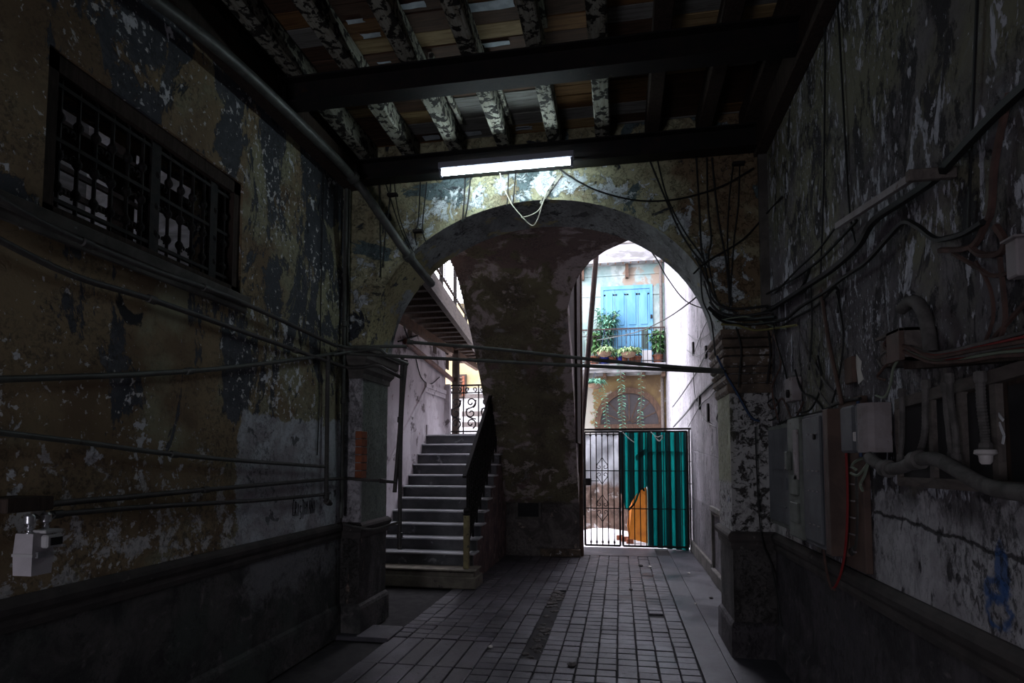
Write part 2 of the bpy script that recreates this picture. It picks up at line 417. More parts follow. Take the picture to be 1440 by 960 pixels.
M['blue_paint'] = simple('sun_bleached_blue_paint', (.075, .22, .37), (.12, .29, .43), 3, .7, st=(1, 1, .3), fleck=(.22, .34, .42), fscale=9, fthr=.68)
M['blue_dark'] = simple('open_wicket_dark', (.05, .075, .07), None, rough=.8, grain=0)
def teal_mat():
    """thin fibreglass sheet: daylight shines through it"""
    g = G('teal_fibreglass_sheet')
    c = g.mix((.004, .20, .18), (.002, .12, .115), g.noise(3, 5, .6, .4, (1, 1, .3)).ss(.35, .65))
    c = g.layer(c, (.02, .06, .06), 7, .66, .03, st=(1, 1, .3), dep=.2)
    # dark bands: shading of the corrugation and bars painted into the colour
    fr = ((g.x - .05) * (1 / .165))._m('FRACT')
    c = g.mix(c, (.003, .012, .014), (fr - .48).ab().ss(.17, .24) * .93)
    m = g.done(c, .5, .2, 30)
    tr = g.nt.nodes.new('ShaderNodeBsdfTranslucent'); mx = g.nt.nodes.new('ShaderNodeMixShader')
    g.nt.links.new(c.s, tr.inputs[0]); mx.inputs[0].default_value = .5
    out = g.nt.nodes['Material Output']
    g.nt.links.new(g.b.outputs[0], mx.inputs[1]); g.nt.links.new(tr.outputs[0], mx.inputs[2]); g.nt.links.new(mx.outputs[0], out.inputs[0])
    return m
M['teal'] = teal_mat()
M['orange'] = simple('orange_board', (.50, .16, .012), (.36, .11, .012), 4, .7)
M['terracotta'] = simple('terracotta', (.22, .08, .045), (.16, .06, .035), 8, .85)
M['blue_pot'] = simple('cobalt_plastic_pot', (.015, .03, .24), None, rough=.5, grain=0)
M['coir'] = simple('coir_basket', (.20, .13, .085), (.12, .08, .055), 20, .95)
M['leaf'] = simple('mid_green_leaf', (.14, .29, .10), (.06, .17, .06), 6, .6, grain=0)
M['leaf_pale'] = simple('pale_striped_leaf', (.26, .34, .17), (.13, .23, .08), 6, .6, grain=0)
M['leaf_blue'] = simple('bluish_green_leaf', (.15, .34, .23), (.07, .20, .13), 6, .6, grain=0)
M['stem'] = simple('plant_stem', (.16, .15, .08), None, rough=.8, grain=0)
M['ink'] = simple('black_marker_ink', (.012, .011, .014), None, rough=.8, grain=0)
M['chalk'] = simple('white_chalk', (.55, .55, .57), None, rough=.9, grain=0)
M['ceramic'] = simple('glazed_ceramic', (.5, .47, .46), None, rough=.35, grain=0)
def tarp_mat():
    g = G('muddy_plastic_sheet')
    t = (g.z + (g.noise(3, 7, .65, .5, seed=2) - .5) * .5).ss(1.2, 1.05)
    c = g.mix((.50, .51, .535), (.36, .37, .39), g.noise(3, 6, .6, .8, seed=1).ss(.5, .7))
    b = g.mix((.24, .165, .13), (.14, .095, .075), g.noise(6, 7, .7, .8, seed=3).ss(.4, .6))
    b = g.layer(b, (.5, .46, .44), 7, .62, .05, seed=5, dep=.2)
    return g.done(g.mix(c, b, t), .6, .3, 20, .6, .02)
M['tarp'] = tarp_mat()
def tube_mat():
    g = G('fluorescent_tube_glow')
    g.b.inputs['Base Color'].default_value = (.9, .9, .9, 1)
    g.b.inputs['Emission Color'].default_value = (.78, .94, 1.0, 1)
    g.b.inputs['Emission Strength'].default_value = TUBE_STRENGTH
    return g.m
M['tube'] = tube_mat()
# ------------------------------------------------------------------ mesh building
class MB:
    def __init__(s): s.v = []; s.f = []
    def add(s, vs, fs):
        o = len(s.v); s.v += [Vector(p) for p in vs]; s.f += [tuple(i + o for i in f) for f in fs]; return s
    def box(s, x0, x1, y0, y1, z0, z1, c=0):
        if x0 > x1: x0, x1 = x1, x0
        if y0 > y1: y0, y1 = y1, y0
        if z0 > z1: z0, z1 = z1, z0
        if not c:
            return s.add([(x0, y0, z0), (x1, y0, z0), (x1, y1, z0), (x0, y1, z0), (x0, y0, z1), (x1, y0, z1), (x1, y1, z1), (x0, y1, z1)],
                         [(3, 2, 1, 0), (4, 5, 6, 7), (0, 1, 5, 4), (1, 2, 6, 5), (2, 3, 7, 6), (3, 0, 4, 7)])
        vs = []
        for (ax, d) in ((0, 1), (1, 1), (2, 1)):
            pass
        bm = bmesh.new()
        bmesh.ops.create_cube(bm, size=1)
        for v in bm.verts:
            v.co = Vector(((x0 + x1) / 2 + v.co.x * (x1 - x0), (y0 + y1) / 2 + v.co.y * (y1 - y0), (z0 + z1) / 2 + v.co.z * (z1 - z0)))
        bmesh.ops.bevel(bm, geom=bm.edges[:], offset=c, segments=1, affect='EDGES')
        bm.verts.index_update()
        s.add([v.co.copy() for v in bm.verts], [tuple(v.index for v in f.verts) for f in bm.faces])
        bm.free(); return s
    def obox(s, p, ax, ay, az, sx, sy, sz):
        """box centred at p along axes"""
        p = Vector(p); ax = Vector(ax).normalized() * sx / 2; ay = Vector(ay).normalized() * sy / 2; az = Vector(az).normalized() * sz / 2
        vs = [p - ax - ay - az, p + ax - ay - az, p + ax + ay - az, p - ax + ay - az, p - ax - ay + az, p + ax - ay + az, p + ax + ay + az, p - ax + ay + az]
        return s.add(vs, [(3, 2, 1, 0), (4, 5, 6, 7), (0, 1, 5, 4), (1, 2, 6, 5), (2, 3, 7, 6), (3, 0, 4, 7)])
    def bar(s, a, b, w, h, up=(0, 0, 1)):
        a = Vector(a); b = Vector(b); d = b - a
        up = Vector(up)
        if abs(d.normalized().dot(up)) > .98: up = Vector((0, 1, 0))
        sd = d.cross(up).normalized(); up = sd.cross(d).normalized()
        return s.obox((a + b) / 2, d, sd, up, d.length, w, h)
    def tube(s, pts, r, n=8, cap=True, rfun=None):
        pts = [Vector(p) for p in pts]
        m = len(pts); rings = []
        t = (pts[1] - pts[0]).normalized()
        u = t.orthogonal().normalized()
        for i in range(m):
            a = pts[max(0, i - 1)]; b = pts[min(m - 1, i + 1)]
            t2 = (b - a).normalized()
            if t2.length < .5: t2 = t
            q = t.rotation_difference(t2); u = (q @ u); u = (u - t2 * u.dot(t2)).normalized(); t = t2
            w = t.cross(u)
            rr = r if rfun is None else rfun(i / (m - 1)) * r
            rings.append([pts[i] + (u * math.cos(k * 2 * math.pi / n) + w * math.sin(k * 2 * math.pi / n)) * rr for k in range(n)])
        vs = [p for g in rings for p in g]; fs = []
        for i in range(m - 1):
            for k in range(n):
                fs.append((i * n + k, i * n + (k + 1) % n, (i + 1) * n + (k + 1) % n, (i + 1) * n + k))
        if cap: fs += [tuple(range(n - 1, -1, -1)), tuple(range((m - 1) * n, m * n))]
        return s.add(vs, fs)
    def lathe(s, c, prof, n=14, axis=(0, 0, 1)):
        """prof = [(radius, height along axis)]"""
        c = Vector(c); ax = Vector(axis).normalized(); u = ax.orthogonal().normalized(); w = ax.cross(u)
        vs = []; fs = []
        for (r, h) in prof:
            for k in range(n):
                a = k * 2 * math.pi / n
                vs.append(c + ax * h + (u * math.cos(a) + w * math.sin(a)) * max(r, 1e-4))
        for i in range(len(prof) - 1):
            for k in range(n):
                fs.append((i * n + k, i * n + (k + 1) % n, (i + 1) * n + (k + 1) % n, (i + 1) * n + k))
        fs += [tuple(range(n - 1, -1, -1)), tuple(range((len(prof) - 1) * n, len(prof) * n))]
        return s.add(vs, fs)
    def prism(s, poly, axis, a, b):
        """extrude 2-D poly; axis 'x': poly=(y,z); 'y': (x,z); 'z': (x,y)"""
        def P(p, t):
            return {'x': (t, p[0], p[1]), 'y': (p[0], t, p[1]), 'z': (p[0], p[1], t)}[axis]
        n = len(poly)
        ar = sum(poly[i][0] * poly[(i + 1) % n][1] - poly[(i + 1) % n][0] * poly[i][1] for i in range(n))
        flip = (ar < 0) != (axis == 'y')
        vs = [P(p, a) for p in poly] + [P(p, b) for p in poly]
        fs = [tuple(range(n - 1, -1, -1)), tuple(range(n, 2 * n))] + [(i, (i + 1) % n, n + (i + 1) % n, n + i) for i in range(n)]
        if flip: fs = [tuple(reversed(f)) for f in fs]
        return s.add(vs, fs)
    def quad(s, a, b, c, d): return s.add([a, b, c, d], [(0, 1, 2, 3)])
    def sweep(s, prof, path, closed_prof=True):
        """prof: (out, up) offsets per path station given as (point, out_vector); up is z"""
        n = len(prof); vs = []; fs = []
        for (p, o) in path:
            p = Vector(p); o = Vector(o)
            for (a, b) in prof: vs.append(p + o * a + Vector((0, 0, b)))
        for i in range(len(path) - 1):
            for k in range(n):
                fs.append((i * n + k, i * n + (k + 1) % n, (i + 1) * n + (k + 1) % n, (i + 1) * n + k))
        fs += [tuple(range(n - 1, -1, -1)), tuple(range((len(path) - 1) * n, len(path) * n))]
        return s.add(vs, fs)
    def mesh(s, name, mat, off=(0, 0, 0), smooth=False, fix=True):
        me = bpy.data.meshes.new(name)
        off = Vector(off)
        me.from_pydata([tuple(v - off) for v in s.v], [], s.f)
        if fix:
            bm = bmesh.new(); bm.from_mesh(me); bmesh.ops.recalc_face_normals(bm, faces=bm.faces[:]); bm.to_mesh(me); bm.free()
        if mat is not None: me.materials.append(mat)
        if smooth:
            for p in me.polygons: p.use_smooth = True
            try: me.set_sharp_from_angle(angle=math.radians(40))
            except Exception: pass
        return me
    def build(s, name, mat, parent=None, smooth=False, label=None, kind=None):
        off = wloc(parent) if parent else Vector((0, 0, 0))
        o = bpy.data.objects.new(name, s.mesh(name, mat, off, smooth))
        COL.objects.link(o)
        if parent: o.parent = parent
        LOC[o.name] = off
        if label: o['label'] = label
        if kind: o['kind'] = kind
        return o

LOC = {}
def wloc(o): return LOC.get(o.name, Vector((0, 0, 0)))
def tag(o, label, cat, group=None, kind=None):
    o['label'] = label; o['category'] = cat
    if group: o['group'] = group
    if kind: o['kind'] = kind
    return o
def thing(name, label, cat, loc=(0, 0, 0), group=None):
    o = bpy.data.objects.new(name, None); o.empty_display_size = .1
    COL.objects.link(o); o.location = loc; LOC[o.name] = Vector(loc)
    return tag(o, label, cat, group)
def struct(o, label=None):
    o['kind'] = 'structure'
    if label: o['label'] = label
    return o
def link(name, me, parent, loc=(0, 0, 0), rot=None):
    """a piece sharing mesh data; loc in world"""
    o = bpy.data.objects.new(name, me); COL.objects.link(o)
    o.parent = parent; o.location = Vector(loc) - (wloc(parent) if parent else Vector())
    if rot: o.rotation_euler = rot
    return o

def smooth_path(pts, k=5):
    pts = [Vector(p) for p in pts]
    if len(pts) < 3:
        return pts if len(pts) == 2 and k < 2 else [pts[0].lerp(pts[-1], t / 3) for t in range(4)]
    out = []
    for i in range(len(pts) - 1):
        p0 = pts[max(i - 1, 0)]; p1 = pts[i]; p2 = pts[i + 1]; p3 = pts[min(i + 2, len(pts) - 1)]
        for j in range(k):
            t = j / k
            out.append(.5 * ((2 * p1) + (p2 - p0) * t + (2 * p0 - 5 * p1 + 4 * p2 - p3) * t * t + (3 * p1 - p0 - 3 * p2 + p3) * t ** 3))
    out.append(pts[-1]); return out

def spiral(c, r0, r1, a0, a1, ux, uz, n=14):
    c = Vector(c); ux = Vector(ux); uz = Vector(uz)
    return [c + (ux * math.cos(a0 + (a1 - a0) * t / n) + uz * math.sin(a0 + (a1 - a0) * t / n)) * (r0 + (r1 - r0) * t / n) for t in range(n + 1)]

# ------------------------------------------------------------------ key dimensions (metres)
XL, XR = -2.62, 1.27          # hall walls
YF, YB = 5.35, 6.0            # arch wall front and back
JL, JR = -2.43, .93           # arch jambs
ACX, AZ0, AA, AB = -.75, 2.68, 1.64, 1.36
ZC = 4.68                     # underside of the roof boards
YBACK = -3.0

# ------------------------------------------------------------------ floor
BX0, BX1 = -2.16, .6          # paved strip
b = MB()
b.box(-8, 3, -3.2, 11.4, -.25, -.022)
floor = struct(b.build('floor', M['grout']))
b = MB().box(BX1 + .008, .83, 3.0, 10.6, -.02, .004).box(.838, XR + .1, 3.0, 11.4, -.02, .0)
b.box(BX1 + .008, XR + .1, -3.2, 2.99, -.02, .002)
b.box(-3.0, BX1, -3.2, 3.99, -.02, .0)
b.box(-2.2, BX1, 10.46, 11.4, -.02, .002)
b.build('cement_margin', M['cement'], floor)
def tile_mesh(w, l, n):
    r = R.uniform(.002, .006)
    b = MB(); h = .022; c = .005
    vs = [(-w / 2, -l / 2, -h), (w / 2, -l / 2, -h), (w / 2, l / 2, -h), (-w / 2, l / 2, -h)]
    for (sx, sy) in ((-1, -1), (1, -1), (1, 1), (-1, 1)): vs.append((sx * w / 2, sy * l / 2, -c))
    for (sx, sy) in ((-1, -1), (1, -1), (1, 1), (-1, 1)): vs.append((sx * (w / 2 - c), sy * (l / 2 - c), R.uniform(-.002, .0015)))
    fs = [(8, 9, 10, 11)]
    for k in range(4):
        k2 = (k + 1) % 4
        fs += [(k, k2, 4 + k2, 4 + k), (4 + k, 4 + k2, 8 + k2, 8 + k)]
    b.add(vs, fs)
    return b.mesh('paving_tile', M['tile'], fix=False)
TW, TL = .16, .14
tms = [tile_mesh(TW - .010, TL - .010, i) for i in range(6)]
slab_ms = [tile_mesh(TW - .012, .84, i) for i in range(3)]
ncol = int(round((BX1 - BX0) / TW))
far = MB(); nt = 0
rows = [4.0 + TL * i for i in range(46)]
cand = []
for j, y in enumerate(rows):
    for i in range(ncol):
        x = BX1 - TW * (i + .5)
        yc = y + TL / 2
        if i == 8 and 5.0 < yc < 7.7: continue            # the broken row
        if x < -1.1 and yc < 5.4: continue
        if abs(x - .1) < .33 and 6.38 < yc < 6.72 and R.random() < .2: continue
        cand.append((x + R.uniform(-.003, .003), yc + R.uniform(-.003, .003), R.uniform(-.004, .002), R.uniform(-.012, .012)))
n_sl = 0
for i in range(ncol):
    x = BX1 - TW * (i + .5)
    if x < -1.1:
        for k in range(2):
            yc = 4.0 + .7 * k + .34
            link('paving_slab', slab_ms[(i + k) % 3], floor, (x, yc, R.uniform(-.004, .001)), (0, 0, 0)).scale = (1, .82, 1); n_sl += 1
cand.sort(key=lambda c: c[1])
for k, (x, y, z, a) in enumerate(cand):
    if k < 296 - n_sl:
        link('paving_tile', tms[k % 6], floor, (x, y, z), (R.uniform(-.01, .01), R.uniform(-.01, .01), a))
    else:
        me = tms[k % 6]
        far.add([Vector(v.co) + Vector((x, y, z)) for v in me.vertices], [tuple(p.vertices) for p in me.polygons])
far.build('far_paving', M['tile'], floor, kind='stuff')
# broken strip: lumps lying in the open joint
br = MB()
for k in range(60):
    x = -.76 + R.uniform(-.065, .065); y = R.uniform(5.0, 7.7); s_ = R.uniform(.02, .055)
    br.lathe((x, y, -.024), [(s_, 0), (s_ * R.uniform(.6, 1), s_ * .25), (s_ * .3, s_ * .4)], 5)
br.build('broken_tile_bed', M['rubble'], floor, kind='stuff')
yd = struct(MB().box(-7, 3, 11.4, 21, -.25, .004).build('ground', M['yard']))

# ------------------------------------------------------------------ walls of the hall
WY0, WY1, WZ0, WZ1 = 2.27, 3.74, 2.80, 3.60           # opening in the left wall
b = MB()
T = .42
b.box(XL - T, XL, YBACK, WY0, -.1, 6).box(XL - T, XL, WY1, YF + .02, -.1, 6)
b.box(XL - T, XL, WY0, WY1, -.1, WZ0).box(XL - T, XL, WY0, WY1, WZ1, 6)
wall_left = struct(b.build('wall_left', M['wall_left']))
b = MB().box(XR, XR + .5, YBACK - .3, 11.25, -.1, 9.0)
wall_right = struct(b.build('wall_right', M['wall_right']))
yr = struct(MB().add([(XR + .02, 11.25, -.1), (1.46, 19.6, -.1), (1.9, 19.6, -.1), (1.9, 11.25, -.1), (XR + .02, 11.25, 9.6), (1.46, 19.6, 9.6), (1.9, 19.6, 9.6), (1.9, 11.25, 9.6)],
         [(3, 2, 1, 0), (4, 5, 6, 7), (0, 1, 5, 4), (1, 2, 6, 5), (2, 3, 7, 6), (3, 0, 4, 7)]).build('wall_courtyard', M['wall_right']))
# back wall with the street doorway
b = MB().box(XL - T, DOOR_X0, YBACK - .3, YBACK, -.1, 6).box(DOOR_X1, XR + .5, YBACK - .3, YBACK, -.1, 6).box(DOOR_X0, DOOR_X1, YBACK - .3, YBACK, DOOR_Z, 6)
struct(b.build('wall_back', M['wall_right']))

# arch wall: front face, back face, soffit
def arch_pts(n=40):
    return [(ACX + AA * math.cos(math.pi - math.pi * i / n), AZ0 + AB * math.sin(math.pi * i / n)) for i in range(n + 1)]
ap = arch_pts()
jl_top, jr_top = ap[0][0], ap[-1][0]
ZT = 9.0
b = MB()
XLO = -3.75
for (y, ) in ((YF,), (YB,)):
    for i in range(len(ap) - 1):
        (x0, z0), (x1, z1) = ap[i], ap[i + 1]
        b.quad((x0, y, z0), (x1, y, z1), (x1, y, ZT), (x0, y, ZT))
    b.quad((XLO if y == YB else XL - .02, y, -.1), (JL, y, -.1), (JL, y, AZ0), (XLO if y == YB else XL - .02, y, AZ0))
    b.quad((XLO if y == YB else XL - .02, y, AZ0), (jl_top, y, AZ0), (jl_top, y, ZT), (XLO if y == YB else XL - .02, y, ZT))
    b.quad((JR, y, -.1), (XR, y, -.1), (XR, y, AZ0), (JR, y, AZ0))
    b.quad((jr_top, y, AZ0), (XR, y, AZ0), (XR, y, ZT), (jr_top, y, ZT))
b.quad((JL, YF, -.1), (JL, YB, -.1), (JL, YB, AZ0), (JL, YF, AZ0))
b.quad((JR, YF, -.1), (JR, YB, -.1), (JR, YB, AZ0), (JR, YF, AZ0))
b.quad((XLO, YF, -.1), (XLO, YB, -.1), (XLO, YB, ZT), (XLO, YF, ZT))
wall_arch = bpy.data.objects.new('wall_arch', b.mesh('wall_arch', M['wall_arch'], fix=False)); COL.objects.link(wall_arch); struct(wall_arch)
b = MB()
for i in range(len(ap) - 1):
    (x0, z0), (x1, z1) = ap[i], ap[i + 1]
    for (y0, y1) in ((YF, (YF + YB) / 2), ((YF + YB) / 2, YB)):
        b.quad((x0, y0, z0), (x1, y0, z1), (x1, y1, z1), (x0, y1, z0))
so = bpy.data.objects.new('arch_soffit', b.mesh('arch_soffit', M['soffit'], fix=False, smooth=True)); COL.objects.link(so); so.parent = wall_arch
struct(MB().box(XLO, XL - T + .01, YF - .3, YB - .01, -.1, 6).build('wall_infill', M['stair_wall']))
# exposed bricks in the left jamb corner
bm_ = MB().box(-.055, .012, -.008, .115, -.034, .034, .004).mesh('brick', M['brick'])
for k in range(6):
    link('brick', bm_, wall_arch, (JL + .001, YF - .002, 1.50 + .076 * k), (0, 0, R.uniform(-.02, .02)))

# pilaster strips standing proud of the arch wall (both sides), upper moulding strip
b = MB().box(XL, XL + .055, YF - .05, YF - .02, 2.75, 4.3).box(XR - .07, XR, YF - .05, YF - .005, 2.85, 4.3)
struct(b.build('trim_1', M['cornice']))
def mould(name, prof, path, mat, label=None):
    return struct(MB().sweep(prof, path).build(name, mat, None, False, label))
CAP = [(0, -.30), (.015, -.30), (.02, -.25), (.05, -.21), (.06, -.15), (.085, -.12), (.09, -.06), (.11, -.05), (.115, 0), (0, 0)]
L2 = math.sqrt(2)
pathL = [((XL, YF - .0, 2.72), (0, -1, 0)), ((JL, YF, 2.72), (1, -1, 0)), ((JL, YB, 2.72), (1, 1, 0))]
mould('trim_2', CAP, pathL, M['cornice'])
pathR = [((XR, YF, 0), (0, -1, 0)), ((JR, YF, 0), (-1, -1, 0)), ((JR, YB, 0), (-1, 1, 0))]
for k, (z0, z1, o0, o1) in enumerate(((2.68, 2.76, .05, .075), (2.60, 2.675, .045, .065), (2.53, 2.595, .05, .06), (2.44, 2.525, .035, .055), (2.38, 2.435, .03, .045), (2.30, 2.375, .015, .035), (2.21, 2.295, .008, .02))):
    mould('trim_%d' % (3 + k), [(0, z0), (o0, z0 + .005), (o1, z0 + .03), (o1, z1 - .01), (o0 * .6, z1), (0, z1)], pathR, M['cornice_brown'])
DAD = [(0, -.13), (.012, -.13), (.02, -.10), (.016, -.075), (.036, -.05), (.044, -.02), (.036, 0), (.014, .02), (0, .02)]
ZD = 1.03
mould('trim_20', DAD, [((XL, YBACK, ZD), (1, 0, 0)), ((XL, YF - .001, ZD), (1, -1, 0)), ((JL, YF, ZD), (1, -1, 0)), ((JL, YB, ZD), (1, 1, 0))], M['cornice_dark'])
mould('trim_21', DAD, [((XR, YBACK, ZD - .01), (-1, 0, 0)), ((XR, YF - .001, ZD - .01), (-1, -1, 0)), ((JR, YF, ZD - .01), (-1, -1, 0)), ((JR, YB, ZD - .01), (-1, 1, 0))], M['cornice_dark'])
BAS = [(0, 0), (.03, 0), (.028, .24), (.02, .27), (0, .29)]
mould('baseboard_left', BAS, [((XL, YBACK, 0), (1, 0, 0)), ((XL, YF, 0), (1, -1, 0)), ((JL, YF, 0), (1, -1, 0)), ((JL, YB, 0), (1, 1, 0))], M['wall_left'])
mould('baseboard_right', BAS, [((XR, YBACK, 0), (-1, 0, 0)), ((XR, YF, 0), (-1, -1, 0)), ((JR, YF, 0), (-1, -1, 0)), ((JR, YB, 0), (-1, 1, 0))], M['wall_right'])
# passage dado beyond the arch: ledge, upright and skirting
b = MB().box(XR - .05, XR, YB, 8.75, .93, 1.0, .008).box(XR - .035, XR, YB, 8.72, .89, .935).box(XR - .035, XR, 8.68, 8.75, .0, .94).box(XR - .06, XR, YB, 8.68, 0, .16, .01)
b.box(XR - .045, XR, 8.75, 11.2, 0, .2, .01)
struct(b.build('trim_10', M['cornice']))
# low kerb stone at the left pilaster
struct(MB().box(JL - .3, JL + .34, YF - .12, YF + .3, -.02, .025, .01).build('trim_11', M['cement']))

# ------------------------------------------------------------------ roof: boards, joists, girders
ceiling = struct(MB().box(XL - T, XR + .5, YBACK - .3, YF + .02, ZC + .03, ZC + .2).build('ceiling', M['plank'][3]))
jx = [-2.36, -1.93, -1.47, -1.02, -.555, -.12, .31, .75, 1.12]
y = 3.05
bays = [XL] + jx + [XR]
while y < YF - .02:
    w = R.uniform(.12, .19); y1 = min(y + w, YF)
    i = 0
    while i < len(bays) - 1:
        n = R.choice((1, 2, 2, 3)); j = min(i + n, len(bays) - 1)
        mk = R.choices((0, 1, 2, 3), (3, 3, 3, 2 + abs(i - 4)))[0]
        dz = R.uniform(0, .008)
        MB().box(bays[i] + .002, bays[j] - .002, y + .003, y1 - .003, ZC + dz, ZC + .028, .003).build('board', M['plank'][mk], ceiling)
        i = j
    y = y1
MB().box(XL, XR, YBACK, 3.05, ZC, ZC + .028).build('near_boards', M['plank'][3], ceiling)
for k, x in enumerate(jx):
    w = R.uniform(.115, .135)
    m_ = M['joist'] if x < .2 else M['darkwood']
    MB().box(x - w / 2, x + w / 2, YBACK, YF - .0, 4.5, ZC - .001, .01).build('joist', m_, ceiling)
# strips of batten nailed beside joists
for (x, y0, y1) in ((-1.36, 4.1, 5.0), (-.93, 4.2, 5.1), (-.48, 3.4, 3.95)):
    MB().box(x - .018, x + .018, y0, y1, ZC - .05, ZC - .002, .003).build('batten', M['joist'], ceiling)
for (px, py, w, h) in ((698, 62, .20, .05), (740, 192, .15, .05), (540, 95, .17, .05), (522, 50, .14, .05), (580, 8, .18, .05), (700, 90, .2, .02), (690, 8, .32, .09), (540, 88, .1, .02), (612, 203, .16, .09), (672, 200, .14, .07), (735, 179, .12, .03), (500, 30, .12, .04)):
    p = onZ(px, py, ZC - .002)
    if p.y > YF - .1: p.y = YF - .1
    pts = [(p.x - w / 2 + w * u + R.uniform(-.008, .008), p.y + s_ * h / 2 * R.uniform(.7, 1.1)) for (u, s_) in ((0, -1), (.3, -1), (.62, -1), (1, -1), (1, .2), (1, 1), (.7, 1), (.4, 1), (0, 1), (.02, 0))]
    MB().prism(pts, 'z', ZC - .003, ZC - .0005).build('paper_scrap', M['paper'], ceiling)
def girder(y, label):
    g = thing('steel_girder', label, 'girder', ((XL + XR) / 2, y, 4.3), 'steel girders under the joists')
    MB().box(XL + .01, XR - .01, y - .07, y + .07, 4.3, 4.315).build('lower_flange', M['steel'], g)
    MB().box(XL + .01, XR - .01, y - .07, y + .07, 4.485, 4.498).build('upper_flange', M['steel'], g)
    MB().box(XL + .01, XR - .01, y - .006, y + .006, 4.315, 4.485).build('web', M['steel'], g)
girder(4.0, 'blackened steel girder crossing the middle of the joists in the open')
girder(5.255, 'blackened steel girder tight against the arch wall above the lit tube')
for (x0, x1, nm) in ((XL, XL + .13, 'left'), (XR - .10, XR, 'right')):
    struct(MB().box(x0, x1, YBACK, YF, 4.27, 4.5, .008).build('beam_' + nm, M['darkwood']))
# ------------------------------------------------------------------ left window and its grille
win = struct(MB().box(XL - .16, XL - .02, WY0, WY1, WZ1 - .09, WZ1).box(XL - .16, XL - .02, WY0, WY1, WZ0, WZ0 + .05).box(XL - .16, XL - .02, WY0, WY0 + .07, WZ0, WZ1)
             .box(XL - .16, XL - .02, WY1 - .07, WY1, WZ0, WZ1).build('window_1', M['darkwood']))
MB().box(XL - .2, XL + .05, WY0 - .3, WY1 + .06, WZ0 - .075, WZ0 - .005, .008).box(XL - .02, XL + .025, WY0 - .3, WY1 + .04, WZ0 - .12, WZ0 - .075).build('sill', M['cornice'], win)
gr = thing('window_grille', 'black wrought iron grille with collared bars and scrolls in the left wall opening', 'window grille', (XL - .05, (WY0 + WY1) / 2, WZ0))
gx = XL - .06
for z in (WZ0 + .10, WZ0 + .40, WZ1 - .13):
    MB().box(gx - .012, gx + .012, WY0 + .05, WY1 - .05, z - .01, z + .01).build('rail', M['iron'], gr)
nb = 13
for k in range(nb):
    y = WY0 + .12 + (WY1 - WY0 - .24) * k / (nb - 1)
    b = MB().tube([(gx, y, WZ0 + .03), (gx, y, WZ1 - .05)], .010, 6)
    for zz in (WZ0 + .17, WZ0 + .33, WZ0 + .52):
        b.lathe((gx, y, zz), [(.010, -.03), (.022, -.012), (.024, 0), (.022, .012), (.010, .03)], 8)
    o = b.build('bar', M['iron'], gr, True)
    if k % 2 == 0 and k < nb - 1:
        yn = WY0 + .12 + (WY1 - WY0 - .24) * (k + .5) / (nb - 1)
        for zz, d in ((WZ0 + .16, 1), (WZ0 + .34, -1), (WZ0 + .47, 1)):
            for e in (-1, 1):
                MB().tube(spiral((gx, yn + e * .018, zz), .024, .006, -d * 1.2, 3.8 * d, (0, e, 0), (0, 0, 1), 10), .006, 5).build('scroll', M['iron'], gr, True)
for y in (WY0 + .72, WY1 - .24):
    b = MB().box(gx - .015, gx + .015, y - .035, y + .035, WZ0 + .02, WZ1 - .05)
    b.build('post', M['iron'], gr)
# the room behind it, with a roof opening added to let in dim daylight
b = MB().box(-5.4, -5.2, .6, YF - .3, 1.5, 5.6).box(-5.4, XL - T, .6, .8, 1.5, 5.6).box(-5.4, XL - T, .6, YF - .3, 1.5, 1.7)
b.box(-5.4, XL - T, YF - .4, YF - .3, 1.5, 5.6)
b.box(-5.4, XL - T, .6, 3.2, 5.4, 5.6).box(-5.4, XL - T, 4.0, YF - .3, 5.4, 5.6).box(-4.6, XL - T, 3.2, 4.0, 5.4, 5.6)
struct(b.build('wall_side_room', M['whitewash']))
sh = thing('louvred_shutter', 'dark louvred shutter half open behind the window grille', 'shutter', (-3.2, 3.0, 3.0))
MB().box(-3.22, -3.17, 2.66, 2.72, 2.95, 4.25).box(-3.22, -3.17, 3.46, 3.53, 2.95, 4.25).box(-3.22, -3.17, 2.66, 3.53, 2.92, 3.0).build('frame', M['darkwood'], sh)
for k in range(9):
    z = 3.08 + .135 * k
    MB().obox((-3.195, 3.09, z), (0, 1, 0), (1, 0, -.9), (.9, 0, 1), .76, .115, .012).build('slat', M['darkwood'], sh)
struct(MB().box(-3.9, -3.7, 2.0, YF - .3, 3.78, 3.92).box(-3.9, -3.75, 3.9, 4.0, 1.7, 5.4).build('beam_side_room', M['darkwood']))

# ------------------------------------------------------------------ fluorescent lamp
Y0L = 5.07
pa = onY(620, 243, Y0L); pb = onY(804, 229, Y0L)
zt = (pa.z + pb.z) / 2; xa, xb = pa.x, pb.x
lamp = thing('fluorescent_lamp', 'lit fluorescent tube on a grey batten under the girder', 'lamp', ((xa + xb) / 2, Y0L, zt))
MB().box(xa - .02, xb + .02, Y0L - .03, Y0L + .045, zt + .035, zt + .095, .006).build('housing', M['lamp_body'], lamp)
MB().tube([(xa + .012, Y0L, zt), (xb - .012, Y0L, zt)], .021, 12).build('tube', M['tube'], lamp, True, 'glowing white tube')
for x in (xa, xb):
    MB().box(x - .012, x + .012, Y0L - .022, Y0L + .03, zt - .03, zt + .04, .004).build('tube_holder', M['lamp_body'], lamp)
for x in (xa + .25, xb - .25):
    MB().box(x - .01, x + .01, Y0L, Y0L + .13, zt + .08, zt + .105).build('bracket', M['steel'], lamp)

